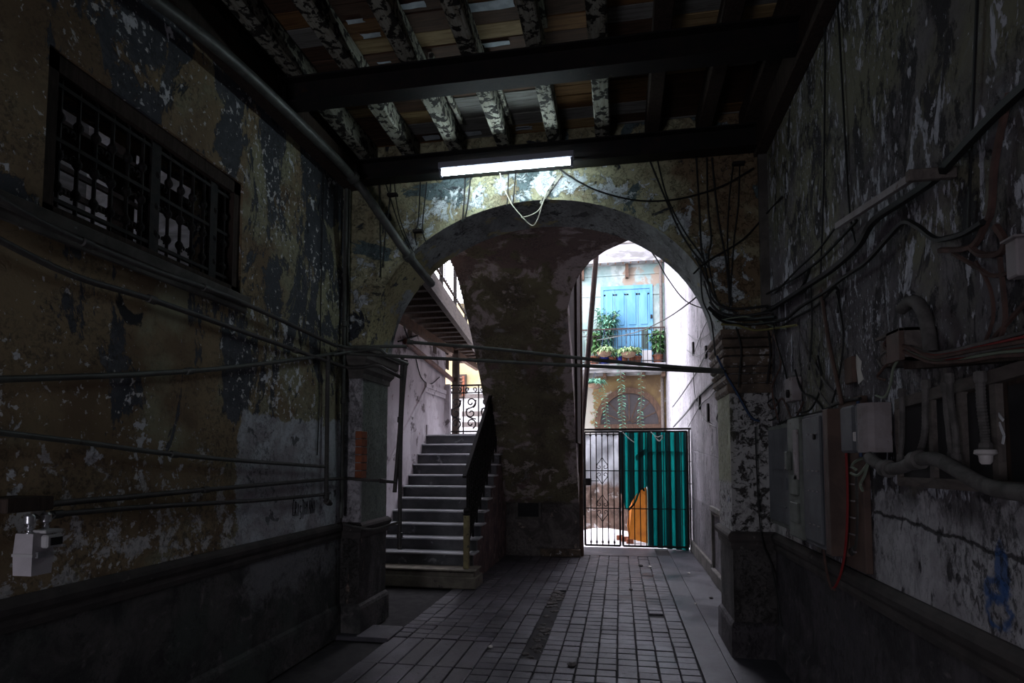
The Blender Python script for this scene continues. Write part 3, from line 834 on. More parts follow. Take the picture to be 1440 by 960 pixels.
# ------------------------------------------------------------------ staircase
SX0, SX1, SY, SR, SG, SZ0 = -3.3, -1.95, 7.55, .1663, .215, .24
st = thing('staircase', 'straight flight of grey marble steps climbing behind the arch', 'staircase', ((SX0 + SX1) / 2, SY, 0))
MB().box(SX0, SX1 + .14, SY - .10, SY + .3, 0, .15, .012).build('base_block', M['base_stone'], st)
MB().box(SX0, SX1 + .10, SY - .07, SY + .25, .151, SZ0 - .04).build('riser', M['base_stone'], st)
for i in range(12):
    z = SZ0 + SR * i; y = SY + SG * i
    dpt = SG + .05 if i < 11 else 1.35
    x1 = SX1 + .05 if i else SX1 + .13
    MB().box(SX0, x1, y - .035 - (.06 if i == 0 else 0), y + dpt, z - .026, z, .008).build('tread', M['marble'] if i else M['base_stone'], st)
    if i:
        MB().box(SX0, SX1 + .02, y, y + .05, z - SR, z - .0265).build('riser', M['riser'], st)
poly = [(SY + .06, 0), (SY + .06, SZ0 - .04)]
for i in range(11):
    poly += [(SY + SG * (i + 1) + .055, SZ0 + SR * i - .04), (SY + SG * (i + 1) + .055, SZ0 + SR * (i + 1) - .04)]
poly += [(11.2, SZ0 + SR * 11 - .04), (11.2, 0)]
MB().prism(poly, 'x', SX1 - .12, SX1).build('side_wall', M['stair_side'], st)
nw = thing('newel_post', 'ochre painted square newel post at the foot of the stairs', 'post', (-1.965, SY + .02, SZ0))
MB().box(-2.0, -1.93, SY - .015, SY + .055, SZ0, .92, .006).build('shaft', simple('chipped_ochre_paint', (.30, .26, .13), (.20, .165, .085), 8, .8, fleck=(.05, .045, .035), fscale=18, fthr=.6), nw)
MB().lathe((-1.965, SY + .02, .92), [(.04, 0), (.05, .015), (.035, .03), (.045, .06), (.03, .09), (.004, .105)], 10).build('cap', M['iron'], nw, True)
bl = thing('stair_balustrade', 'black wrought iron balustrade climbing beside the marble steps', 'railing', (-2.0, SY, SZ0))
def zs(y): return SZ0 + SR / SG * (y - SY)
BX = -1.985
MB().bar((BX, SY - .03, zs(SY - .03) + 1.2), (BX, 10.0, zs(10.0) + 1.2), .05, .03).build('top_rail', M['iron'], bl)
MB().bar((BX, SY + .1, zs(SY + .1) + .16), (BX, 10.0, zs(10.0) + .16), .02, .02).build('bottom_rail', M['iron'], bl)
MB().bar((BX, SY + .1, zs(SY + .1) + .92), (BX, 10.0, zs(10.0) + .92), .02, .015).build('middle_rail', M['iron'], bl)
y = SY + .13; k = 0
while y < 10.0:
    MB().box(BX - .012, BX + .012, y - .012, y + .012, zs(y) + (.0 if k % 2 else .15), zs(y) + 1.19).build('bar', M['iron'], bl)
    if k < 22:
        for (dz, d) in ((.24, 1), (.37, -1), (.50, 1), (.63, -1), (.76, 1), (.88, -1), (1.0, 1), (1.12, -1)):
            MB().tube(spiral((BX, y + .05, zs(y + .05) + dz), .052, .010, 0, 7.5 * d, (0, 1, 0), (0, 0, 1), 16), .013, 5).build('scroll', M['iron'], bl, True)
    y += .108; k += 1

# landing railing
lr = thing('landing_railing', 'black scrolled iron railing across the top landing', 'railing', (-2.6, 11.15, 2.07))
LYR, lz0, lz1 = 11.12, 2.16, 3.05
lx0, lx1 = -3.26, -2.05
MB().box(lx0, lx1, LYR - .02, LYR + .02, lz1, lz1 + .03).build('top_rail', M['iron'], lr)
MB().box(lx0, lx1, LYR - .015, LYR + .015, lz0, lz0 + .03).build('bottom_rail', M['iron'], lr)
MB().box(lx0, lx1, LYR - .01, LYR + .01, lz1 - .14, lz1 - .12).build('middle_rail', M['iron'], lr)
MB().box(lx0 - .03, lx1, LYR - .06, LYR + .06, 2.06, 2.13).build('kerb', M['rust_iron'], lr)
k = 0; x = lx0
while x < lx1:
    MB().box(x - .011, x + .011, LYR - .01, LYR + .01, 2.13, lz1).build('bar', M['iron'], lr)
    xc = x + .15
    for (zz, e, d) in ((lz0 + .17, 1, 1), (lz0 + .37, -1, -1), (lz0 + .57, 1, 1)):
        MB().tube(spiral((xc, LYR, zz), .105, .02, -1.2 * d, 6.2 * d, (e, 0, 0), (0, 0, 1), 20), .014, 5).build('scroll', M['iron'], lr, True)
    for e in (-1, 1):
        MB().tube(spiral((xc + e * .07, LYR, lz1 - .065), .05, .01, -1.5, 5, (e, 0, 0), (0, 0, 1), 12), .012, 5).build('scroll', M['iron'], lr, True)
    MB().tube(smooth_path([(xc + .1, LYR, lz0 + .25), (xc - .06, LYR, lz0 + .30), (xc - .1, LYR, lz0 + .42)]), .013, 5).build('link', M['iron'], lr, True)
    MB().tube(smooth_path([(xc - .1, LYR, lz0 + .44), (xc + .05, LYR, lz0 + .50), (xc + .1, LYR, lz0 + .62)]), .013, 5).build('link', M['iron'], lr, True)
    x += .30; k += 1

# stairwell left wall with its stepped dado
sw = struct(MB().box(-3.75, SX0, YB, 11.05, -.1, 3.70).build('wall_stairwell', M['stair_wall']))
b = MB()
dp = lambda y: zs(y) + .86
b.bar((SX0 + .015, 7.0, dp(7.0)), (SX0 + .015, 9.85, dp(9.85)), .03, .07)
b.box(SX0, SX0 + .04, 9.8, 11.06, 2.88, 2.96).box(SX0, SX0 + .025, 9.8, 11.06, 2.80, 2.88).box(SX0, SX0 + .02, 9.9, 11.06, 2.07, 2.24)
struct(b.build('trim_12', M['stair_wall']))
struct(MB().box(-3.75, -3.2, 11.0, 11.1, 2.0, 3.08).build('trim_13', M['stair_wall']))
hb = thing('wall_pipe', 'red oxide pipe running down the lilac stairwell wall', 'pipe', (-3.24, 9.0, 3.4))
MB().tube([onX(570, 480, -3.24), onX(646, 542, -3.24)], .045, 8).build('tube', M['brown_pipe'], hb, True)
# putlog holes in the stairwell wall: their shade drawn as dark brick-sized blocks
for (px, py) in ((592, 456), (576, 466), (611, 489), (628, 491), (629, 512)):
    p = onX(px, py, SX0)
    MB().box(SX0 - .02, SX0 + .006, p.y - .10, p.y + .10, p.z - .10, p.z + .09, .003).build('putlog_shade', M['darkwood'], sw)

# ------------------------------------------------------------------ rampant vault under the upper flight
cur = [(10.24, -.05), (10.24, .5), (10.22, .88), (10.10, .98), (9.98, 1.12), (9.80, 1.48), (9.64, 1.80), (9.40, 2.19), (9.15, 2.55), (8.87, 2.88), (8.58, 3.17), (8.30, 3.44), (8.03, 3.68), (7.8, 3.87), (7.6, 4.02), (7.4, 4.12), (7.2, 4.17), (6.9, 4.2), (6.5, 4.21), (YB, 4.21)]
def xr_at(y):
    if y > 8.1: return -.69
    t = min(1, (8.1 - y) / 1.25)
    return -.69 + .95 * t ** 1.7 + max(0, (6.85 - y)) * .5
b = MB(); n = len(cur); NX = 10
g_ = []
for (y, z) in cur:
    x1 = xr_at(y)
    for k in range(NX + 1):
        x = -2.1 + (x1 + 2.1) * k / NX
        g_.append((x, y, z + (mnoise.noise((x * 2, y * 2, z * 2)) * .018 if 0 < k < NX else 0)))
fs = [(i * (NX + 1) + k, i * (NX + 1) + k + 1, (i + 1) * (NX + 1) + k + 1, (i + 1) * (NX + 1) + k) for i in range(n - 1) for k in range(NX)]
b.add(g_, fs)
vt = bpy.data.objects.new('stair_vault', b.mesh('stair_vault', M['vault'], smooth=True)); COL.objects.link(vt)
tag(vt, 'curved plastered underside of the upper stair flight, standing on a pier', 'stair vault')
def topz(y, z): return max(z + .45, 1.4) if y > 7.2 else 4.62
b = MB()
for s_ in (0, 1):
    for i in range(n - 1):
        (y0, z0), (y1, z1) = cur[i], cur[i + 1]
        xa_, xb_ = (-2.1, -2.1) if s_ == 0 else (xr_at(y0), xr_at(y1))
        b.quad((xa_, y0, z0), (xb_, y1, z1), (xb_, y1, topz(y1, z1)), (xa_, y0, topz(y0, z0)))
    xs = -2.1 if s_ == 0 else -.69
    b.quad((xs, 10.24, -.05), (xs, 10.9, -.05), (xs, 10.9, 1.4), (xs, 10.24, 1.4))
b.quad((-2.1, 10.9, -.05), (-.69, 10.9, -.05), (-.69, 10.9, 1.4), (-2.1, 10.9, 1.4))
for i in range(n - 1):
    y0, y1 = cur[i][0], cur[i + 1][0]
    if y0 - y1 > .01: b.quad((-2.1, y0, topz(y0, cur[i][1])), (xr_at(y0), y0, topz(y0, cur[i][1])), (xr_at(y1), y1, topz(y1, cur[i + 1][1])), (-2.1, y1, topz(y1, cur[i + 1][1])))
b.quad((-2.1, 10.9, 1.4), (-.69, 10.9, 1.4), (-.69, 10.24, 1.4), (-2.1, 10.24, 1.4))
b.build('flank', M['vault'], vt)
fp_ = [(10.9, 0.9), (10.9, 6.0), (8.03, 6.0)] + [(y + .02, z + .02) for (y, z) in reversed(cur) if 8.0 < y < 10.15]
MB().prism(fp_, 'x', -.80, -.693).build('side_wall', M['darkwood'], vt)
# niche on the pier: its shade drawn as a black panel, with frame
p0 = onY(729, 686, 10.24); p1 = onY(758, 726, 10.24)
MB().box(p0.x, p1.x, 10.2, 10.245, p1.z, p0.z).build('niche_shade', M['glass_dark'], vt)
b = MB()
for (x0, x1, z0, z1) in ((p0.x - .05, p0.x, p1.z - .05, p0.z + .05), (p1.x, p1.x + .05, p1.z - .05, p0.z + .05), (p0.x, p1.x, p0.z, p0.z + .05), (p0.x, p1.x, p1.z - .05, p1.z)):
    b.box(x0, x1, 10.18, 10.245, z0, z1, .005)
b.build('niche_frame', M['cornice'], vt)
MB().box(-1.35, -.67, 10.17, 10.24, 0, .13, .01).build('foot_course', M['cornice_brown'], vt)
# dark board and upright laid on the flight's side face, and the leaning pole
dp_ = thing('flank_board', 'dark board and upright against the right flank of the vault', 'post', (-.66, 10.6, 0))
MB().box(-.688, -.655, 9.45, 10.9, 1.9, 5.9).build('upper_board', M['darkwood'], dp_)
MB().box(-.688, -.63, 10.3, 10.42, 0, 5.9).build('shaft', M['brownwood'], dp_)
lp = thing('leaning_pole', 'rusty brown pole leaning in the passage opening', 'pole', onY(818, 608, 11.05))
MB().tube([onY(815, 774, 11.05), onY(817.5, 612, 11.05), onY(829, 475, 11.0), onY(841, 325, 10.95)], .05, 8).build('shaft', M['rust_iron'], lp, True)
# floor above the passage
struct(MB().box(-.69, XR + .1, YB, 9.5, 6.0, 6.3).build('ceiling_passage', M['vault']))

M['gallery_plank'] = wood('gallery_board', (.42, .25, .13), (.28, .15, .08), (7, .5, 7), rnd=.2)
# ------------------------------------------------------------------ gallery over the stairs
ga = thing('timber_gallery', 'timber gallery with plank underside high along the stairwell wall', 'gallery', (-2.9, 9.5, 4.1))
def gx_(y): return -2.32 - (y - 7.0) * .105
y = 6.25
while y < 13.4:
    MB().box(-3.72, gx_(y) - .04, y - .05, y + .05, 3.83, 3.97).build('joist', M['darkwood'], ga)
    y += .36
for k in range(7):
    f0 = k / 7; f1 = (k + 1) / 7
    b = MB()
    def gp(y, f): return -3.72 + (gx_(y) + 3.72) * f
    for (ya, yb_) in ((6.1, 9.6), (9.61, 13.5)):
        b.prism([(gp(ya, f0) + .004, ya), (gp(ya, f1) - .004, ya), (gp(yb_, f1) - .004, yb_), (gp(yb_, f0) + .004, yb_)], 'z', 3.972, 4.0)
    b.build('plank', M['gallery_plank'], ga)
MB().prism([(gx_(6.1) - .06, 6.1), (gx_(6.1) + .02, 6.1), (gx_(13.5) + .02, 13.5), (gx_(13.5) - .06, 13.5)], 'z', 3.79, 4.05).build('fascia', M['greywood'], ga)
MB().box(-3.3, -3.2, 6.1, 13.5, 3.71, 3.829).build('wall_plate', M['brownwood'], ga)
gp_ = MB().box(-3.24, -3.12, 11.3, 11.42, -.0, 3.79).build('post', M['darkwood'], ga)
grl = thing('gallery_railing', 'iron railing of thin upright bars on the gallery edge', 'railing', (gx_(9), 9, 4.3))
def bar3(b, y0, y1, z, w, h): b.bar((gx_(y0) - .02, y0, z), (gx_(y1) - .02, y1, z), w, h)
b = MB(); bar3(b, 6.1, 13.5, 5.0, .05, .04); b.build('top_rail', M['iron'], grl)
b = MB(); bar3(b, 6.1, 13.5, 4.21, .03, .025); b.build('bottom_rail', M['iron'], grl)
y = 6.3; k = 0
while y < 12.6:
    w = .024 if k % 9 == 4 else .006
    MB().box(gx_(y) - .02 - w, gx_(y) - .02 + w, y - w, y + w, 4.05 if k % 9 == 4 else 4.21, 5.0).build('bar', M['iron'], grl)
    y += .125; k += 1

# far wall of the neighbouring house, seen over the landing
g = G('far_house_wash')
c = g.mix((.34, .335, .325), g.mix((.34, .27, .15), (.27, .21, .11), g.noise(1.5, 6, .6).ss(.4, .6)), g.z.ss(3.58, 3.62))
fm = g.done(c, .9, .2, 20)
fh = thing('neighbour_house', 'pale yellow house wall with a shuttered window behind the landing', 'house', (-4.5, 16.0, 0))
MB().box(-9, -1.75, 16, 16.4, 0, 6.0).build('wall', fm, fh)
pw0 = onY(639, 527, 16); pw1 = onY(656, 560, 16)
wf = MB().box(pw0.x, pw1.x, 15.93, 16.0, pw1.z, pw0.z).build('window', M['darkwood'], fh)
for k in range(6):
    z = pw1.z + .06 + (pw0.z - pw1.z - .1) * k / 5.5
    MB().obox((pw0.x + .16, 15.91, z), (1, 0, 0), (0, 1, .5), (0, -.5, 1), .24, .08, .012).build('slat', M['brownwood'], wf)
MB().box(pw1.x - .11, pw1.x - .04, 15.915, 15.935, pw1.z + .05, pw0.z - .05).build('shutter_stile', M['brick'], wf)
for k, (px0, px1, py, h) in enumerate(((655, 690, 557, .1), (650, 690, 582, .12), (650, 690, 597, .12))):
    a = onY(px0, py, 14.0); c_ = onY(px1, py, 14.0)
    MB().box(a.x, c_.x, 13.95, 14.05, a.z - h / 2, a.z + h / 2).build('ledge', M['greywood'], fh)
# ------------------------------------------------------------------ pipes on the left wall
def pipe(label, pts, r, mat, couplers=(), cat='pipe', name='wall_pipe', group=None, k=6, clips=True):
    pts = smooth_path(pts, k)
    o = thing(name, label, cat, pts[len(pts) // 2], group)
    MB().tube(pts, r, 10).build('tube', mat, o, True)
    for f in couplers:
        i = max(0, min(len(pts) - 2, int(f * (len(pts) - 1))))
        d = (pts[i + 1] - pts[i]).normalized()
        p = pts[i]
        MB().lathe(p, [(r, -.03), (r * 1.45, -.025), (r * 1.45, .025), (r, .03)], 10, d).build('coupler', mat, o, True)
    return o
XP = XL + .045
def onXs(l, X): return [onX(px, py, X) for (px, py) in l]
pipe('sooty pipe running just below the window sill on the left wall', onXs([(-30, 262), (77, 322), (213, 379), (333, 422), (472, 486)], XP + .03), .017, M['pipe_dark'], (.35, .7))
pipe('second sooty pipe below the window sill, sloping to the pilaster', onXs([(-30, 322), (100, 386), (213, 421), (333, 463), (443, 502), (470, 511)], XP), .017, M['pipe_dark'], (.4, .75))
pipe('sagging grey pipe across the middle of the ochre left wall', onXs([(-40, 534), (100, 530), (213, 525), (320, 517), (433, 503), (474, 496)], XP), .016, M['pipe'], (.5,))
pipe('grey pipe over the scratched ochre plaster, ending above the bare plaster patch', onXs([(-40, 603), (133, 624), (213, 635), (320, 646), (457, 656)], XP), .014, M['pipe'], (.6,))
pipe('upper of the two pipes leading to the gas meter', [onX(58, 722, XP + .06), onX(62, 711, XP + .05)] + onXs([(105, 705), (167, 700), (317, 686), (474, 673)], XP) + [onY(505, 674, YF - .04), onY(540, 676, YF - .03)], .015, M['pipe_dark'], (.1, .55))
pipe('lower of the two pipes leading to the gas meter', [onX(40, 738, XP + .06), onX(42, 727, XP + .05)] + onXs([(80, 723), (213, 712), (367, 703), (457, 695)], XP), .014, M['pipe_dark'], (.4,))
pipe('thick black drop pipe with a hooked foot beside the bare plaster patch', onXs([(461, 500), (460, 600), (459, 690), (459, 703), (465, 708)], XP + .01), .020, M['pipe_dark'], (.55, .85))
pipe('grey upright conduit in the corner of the left pilaster', [(XL + .05, YF - .10, 1.1), (XL + .05, YF - .10, 2.4), (XL + .05, YF - .10, 3.2), (XL + .05, YF - .10, 4.25)], .018, M['pipe'], (.3, .6))
pipe('thin black upright wire pipe on the wall left of the pilaster conduit', onXs([(456, 205), (451, 430), (449, 560), (446, 640)], XL + .012), .005, M['cable'], (), 'cable', 'wall_cable')
pipe('dark upright pipe on the front of the left pilaster', [onY(479, 545, YF - .02), onY(479, 640, YF - .02), onY(478, 735, YF - .02)], .014, M['pipe_dark'], (.5,))
pipe('stout grey pipe running along the top of the left wall and under the arch', [onX(-20, -170, -2.44), onX(293, 57, -2.42), onX(420, 172, -2.41), onY(497, 250, 5.02), onY(535, 303, 5.13), onY(575, 360, 5.27), onY(607, 399, 5.75)], .04, M['pipe_light'], (.5, .86), k=5)
YX = 5.2
pipe('upper of the two pipes spanning the arch opening', [onY(577, 481, YX), onY(700, 491, YX), onY(860, 508, YX), onY(1016, 521, YX)], .016, M['pipe'], (.02,), group='pipes across the arch')
pipe('lower of the two pipes spanning the arch opening', [onY(473, 496, YX - .02), onY(640, 505, YX), onY(860, 516, YX), onY(1018, 523, YX)], .016, M['pipe'], (.05,), group='pipes across the arch')
pipe('bent pipe stub over the left capital, topmost', [onX(470, 484, XP), onY(487, 488, YX), onY(512, 489, YX - .02), onY(532, 487, YX), onY(572, 487, YX + .1)], .016, M['pipe'])
pipe('kinked pipe stub crossing the left capital below the spanning pipes', [onX(468, 499, XP), onY(498, 494, YX), onY(520, 491, YX - .03), onY(534, 491, YX - .03), onY(546, 500, YX), onY(574, 512, YX + .1)], .016, M['pipe'])
pipe('lowest bent pipe stub under the left capital', [onX(468, 510, XP), onY(487, 516, YX), onY(508, 516, YX - .02), onY(530, 514, YX - .02), onY(545, 521, YX), onY(563, 530, YX + .15)], .017, M['pipe_dark'])
pipe('shorter hanging pipe in front of the stairs', [onY(566, 503, 5.42), onY(563, 590, 5.42), onY(555, 692, 5.42)], .02, M['pipe_dark'], (.5,))
pipe('longer hanging pipe in front of the stairs reaching the third step', [onY(571, 506, 5.42), onY(564, 600, 5.42), onY(562, 772, 5.42)], .02, M['pipe_dark'], (.98,))
pipe('short arm pipe from the pilaster to the shorter hanging pipe', [onY(538, 676, YF - .04), onY(557, 678, 5.40)], .015, M['pipe_dark'], (.3,))
pipe('sagging arm pipe round the pilaster to the longer hanging pipe', [onY(484, 737, YF - .1), onY(520, 744, YF - .1), onY(541, 740, YF - .06), onY(564, 733, 5.40)], .012, M['pipe_dark'])

# ------------------------------------------------------------------ gas meter
pm = onX(52, 780, -2.40)
gm = thing('gas_meter', 'grey gas meter box with dial window on the left wall', 'gas meter', (-2.47, pm.y, pm.z))
y0, y1 = onX(45, 780, -2.38).y, onX(76, 770, -2.38).y
zt_, zm, zb_ = onX(55, 750, -2.38).z, onX(48, 781, -2.38).z, onX(42, 811, -2.38).z
def tap(b, y0, y1, x0, x1, za, zb, k0, k1):
    """tapered box: k0 shrink at za, k1 at zb"""
    vs = []
    for (z, k) in ((za, k0), (zb, k1)):
        vs += [(x0, y0 + k, z), (x1 - k, y0 + k, z), (x1 - k, y1 - k, z), (x0, y1 - k, z)]
    b.add(vs, [(3, 2, 1, 0), (4, 5, 6, 7), (0, 1, 5, 4), (1, 2, 6, 5), (2, 3, 7, 6), (3, 0, 4, 7)])
    return b
tap(MB(), y0, y1, -2.475, -2.38, zm + .006, zt_, 0, .008).build('upper_case', M['meter'], gm)
tap(MB(), y0, y1, -2.475, -2.38, zb_, zm - .006, .004, 0).build('lower_case', M['meter'], gm)
MB().box(-2.477, -2.374, y0 - .004, y1 + .004, zm - .006, zm + .006).build('seam_band', M['meter_pale'], gm)
for yy in (y0 + .03, y1 - .04):
    MB().box(-2.38, -2.368, yy - .015, yy + .015, zm - .012, zm + .012).build('clip', M['chrome'], gm)
dh = MB().box(-2.385, -2.35, y1 - .06, y1 + .012, zt_ - .062, zt_ - .008, .006).build('dial_housing', M['meter_pale'], gm)
MB().box(-2.352, -2.346, y1 - .045, y1 + .008, zt_ - .052, zt_ - .02).build('dial_window', M['glass_dark'], dh)
MB().box(-2.44, -2.36, y1 - .06, y1 + .02, zt_ - .002, zt_ + .012, .003).build('dial_lid', M['meter_pale'], gm)
for (px, py) in ((41, 746), (64, 744)):
    q = onX(px, py, -2.43)
    MB().lathe((-2.43, q.y, zt_ - .004), [(.016, 0), (.016, .006), (.008, .01), (.008, .014), (.012, .018), (.013, .03), (.008, .034), (.012, .04), (.020, .046), (.021, .075), (.012, .085)], 10).build('union', M['chrome'], gm, True)
mbp = MB().box(XL, -2.42, y0 - .08, y1 + .03, zt_ + .09, zt_ + .15, .005).build('back_plate', M['darkwood'], gm)

# scrawled name on the bare plaster, black marker
sc_ = thing('wall_scrawl', 'black handwritten CRISTHIANO scrawled on the bare plaster patch', 'writing', onX(428, 718, XL + .002))
LET = {'C': [[(.9, .9), (.3, 1), (0, .5), (.2, .05), (.8, .1)]], 'R': [[(0, 0), (.1, 1), (.8, .9), (.7, .55), (.05, .5), (.8, 0)]], 'I': [[(.3, 0), (.4, 1)]],
       'S': [[(.9, .95), (.2, 1), (.1, .6), (.8, .45), (.7, .02), (0, .05)]], 'T': [[(0, 1), (.95, 1.02)], [(.5, 1), (.5, 0)]], 'H': [[(.05, 0), (.1, 1)], [(.8, 0), (.85, 1)], [(.08, .5), (.82, .52)]],
       'A': [[(0, 0), (.5, 1), (.95, 0)], [(.2, .4), (.8, .4)]], 'N': [[(0, 0), (.05, 1), (.8, 0), (.9, 1)]], 'O': [[(.4, 1), (0, .5), (.4, 0), (.85, .5), (.4, 1)]]}
A = onX(412, 716, XL + .004); B = onX(444, 711, XL + .004)
wd = 'CRISTHIANO'; n = len(wd)
hs = [.14, .12, .10, .11, .15, .11, .11, .12, .13, .11]
for i, ch in enumerate(wd):
    b = MB()
    for s_ in LET[ch]:
        pts = [(XL + .0015, A.y + (B.y - A.y) * (i + u * .8) / n, A.z + (B.z - A.z) * i / n - .06 + v * hs[i] - (.03 if ch in 'ST' else 0)) for (u, v) in s_]
        for q in range(len(pts) - 1): b.bar(pts[q], pts[q + 1], .007, .002, (1, 0, 0))
    b.build('letter', M['ink'], sc_)

# ------------------------------------------------------------------ gate
YG = 11.25
gt = thing('iron_gate_leaf', 'open-barred black iron gate leaf with scrolls and a lock box', 'gate', (-.3, YG, 0), 'iron gate leaves')
GX0, GX1, GX2, GX3 = -.65, -.01, .04, 1.2
gz0, gz1 = .06, 2.15
def leaf_frame(p, x0, x1):
    MB().box(x0 - .018, x0 + .018, YG - .018, YG + .018, gz0, gz1).build('stile', M['iron'], p)
    MB().box(x1 - .018, x1 + .018, YG - .018, YG + .018, gz0, gz1).build('stile', M['iron'], p)
    for z in (gz0, gz1): MB().box(x0, x1, YG - .015, YG + .015, z - .016, z + .016).build('rail', M['iron'], p)
    for z in (1.43, .74): MB().box(x0, x1, YG - .012, YG + .002, z - .009, z + .009).build('rail', M['iron'], p)
leaf_frame(gt, GX0, GX1)
for k in range(1, 6):
    x = GX0 + (GX1 - GX0) * k / 6
    b = MB().box(x - .009, x + .009, YG - .009, YG + .009, gz0, gz1)
    for z in (gz0 + .06, gz1 - .06): b.box(x - .017, x + .017, YG - .017, YG + .017, z - .02, z + .02)
    b.build('bar', M['iron'], gt)
xc = GX0 + (GX1 - GX0) * .5
for zc in (1.43, .74):
    for e in (-1, 1):
        for sg in (1, -1):
            MB().tube(smooth_path([(xc, YG - .01, zc + sg * .25), (xc + e * .05, YG - .01, zc + sg * .17), (xc + e * .1, YG - .01, zc + sg * .12)]), .007, 5).build('scroll_tail', M['iron'], gt, True)
            MB().tube(spiral((xc + e * .055, YG - .01, zc + sg * .075), .052, .012, sg * 1.0, -5 * sg, (e, 0, 0), (0, 0, 1), 16), .007, 5).build('scroll', M['iron'], gt, True)
MB().box(GX0, GX0 + .12, YG - .05, YG + .04, 1.16, 1.29, .004).build('lock_box', M['iron'], gt)
MB().box(GX0 - .12, GX0 + .26, YG - .02, YG - .005, 1.235, 1.25).build('bolt', M['iron'], gt)
g2 = thing('iron_gate_leaf', 'wide iron gate leaf patched with teal corrugated sheets', 'gate', (.6, YG, 0), 'iron gate leaves')
leaf_frame(g2, GX2, GX3)
for k in range(1, 11):
    x = GX2 + (GX3 - GX2) * k / 11
    MB().box(x - .008, x + .008, YG - .008, YG + .008, gz0, gz1).build('bar', M['iron'], g2)
gf = thing('gate_frame', 'black iron head bar and posts that carry the gate leaves', 'gate frame', (.3, YG, 0))
MB().box(-.69, XR, YG - .02, YG + .02, gz1 + .03, gz1 + .065).build('head_bar', M['iron'], gf)
MB().box(GX3 + .025, GX3 + .05, YG - .02, YG + .02, 0, gz1 + .03).build('post', M['iron'], gf)
MB().box(-.685, GX0 - .018, YG - .015, YG + .015, .6, 1.6).build('post', M['iron'], gf)
for z in (.75, 1.2, 1.6): MB().box(GX3 + .02, XR, YG - .01, YG + .01, z - .008, z + .008).build('wall_tie', M['iron'], gf)

def corr(name, label, outline, y, per=.155, amp=.032, ph=0, mat='teal', grp='teal sheets on the gate', tilt=0):
    """corrugated sheet; outline: list of (x, ztop, zbot) columns"""
    x0, x1 = outline[0][0], outline[-1][0]
    xs = []; x = x0
    prof = [(0, -1), (.22, -1), (.34, 1), (.62, 1), (.74, -1)]
    k = math.floor((x0 - ph) / per)
    pts = []
    while True:
        done_ = False
        for (u, s_) in prof:
            xx = ph + (k + u) * per
            if xx > x1: done_ = True; break
            if xx >= x0: pts.append((xx, s_))
        if done_: break
        k += 1
    def zz(x):
        for a, c in zip(outline, outline[1:]):
            if a[0] <= x <= c[0]:
                t = (x - a[0]) / (c[0] - a[0] + 1e-9)
                return a[1] + (c[1] - a[1]) * t, a[2] + (c[2] - a[2]) * t
        return outline[-1][1:]
    b = MB(); vs = []; fs = []
    NZ = 8
    for (x, s_) in pts:
        zt, zb = zz(x)
        for q in range(NZ + 1):
            f = q / NZ
            z = zt + (zb - zt) * f
            vs.append((x + R.uniform(-.002, .002), y + s_ * amp + R.uniform(-.004, .004) + tilt * (1 - f), z))
    for i in range(len(pts) - 1):
        for q in range(NZ):
            fs.append((i * (NZ + 1) + q, (i + 1) * (NZ + 1) + q, (i + 1) * (NZ + 1) + q + 1, i * (NZ + 1) + q + 1))
    b.add(vs, fs)
    o = bpy.data.objects.new(name, b.mesh(name, M[mat], smooth=False)); COL.objects.link(o)
    return tag(o, label, 'sheet', grp)
def gx(px): return onY(px, 690, YG).x
def gz(py): return onY(890, py, YG + .05).z
corr('corrugated_sheet', 'teal corrugated sheet with a torn diagonal lower edge, on the left of the wide leaf', [(gx(872.5), gz(607), gz(690)), (gx(880), gz(607), gz(718)), (gx(884), gz(607), gz(714)), (gx(890), gz(607), gz(702)), (gx(899), gz(607), gz(690)), (gx(914), gz(607), gz(682))], YG + .055, per=.165, amp=.04, ph=.05)
corr('corrugated_sheet', 'largest teal corrugated sheet, hanging down to the ground on the right', [(gx(907), gz(636), gz(768)), (gx(940), gz(634), gz(770)), (gx(968), gz(636), gz(772))], YG + .07, per=.165, amp=.042, ph=.05)
corr('corrugated_sheet', 'dark teal strip of sheeting across the top right of the gate', [(gx(906), gz(606), gz(636)), (gx(968), gz(607), gz(638))], YG + .135, per=.165, amp=.03, ph=.05, tilt=.01)
fl = MB().quad(onY(893, 641, YG - .03), onY(908, 630, YG - .07), onY(911, 636, YG - .08), onY(895, 648, YG - .04))
fo = fl.build('sheet_flap', M['teal']); tag(fo, 'bent flap of teal sheet sticking out of the gate top', 'sheet'); fo.modifiers.new('thickness', 'SOLIDIFY').thickness = .004
for k, pts in enumerate(([(876, 608), (884, 616), (892, 622)], [(915, 607), (924, 614), (931, 612), (928, 620), (924, 617)], [(920, 612), (926, 620), (932, 615)])):
    b = MB().tube(smooth_path([onY(px, py, YG - .05) for (px, py) in pts]), .008, 5)
    tag(b.build('plastic_strip', M['flake_white'], None, True), ['white plastic strip caught at the top left of the teal sheets', 'knotted white plastic strip at the top of the gate', 'short loop of white plastic strip beside the knotted one'][k], 'plastic strip', 'plastic strips on the gate')
hz = MB().tube(smooth_path([onY(884, 717, YG + .02), onY(893, 706, YG), onY(899, 690, YG - .02), onY(903, 686, YG - .02), onY(906, 690, YG)]), .018, 6)
tag(hz.build('torn_strip', M['teal'], None, True), 'twisted strip torn off the teal sheet, hanging before the orange board', 'strip')

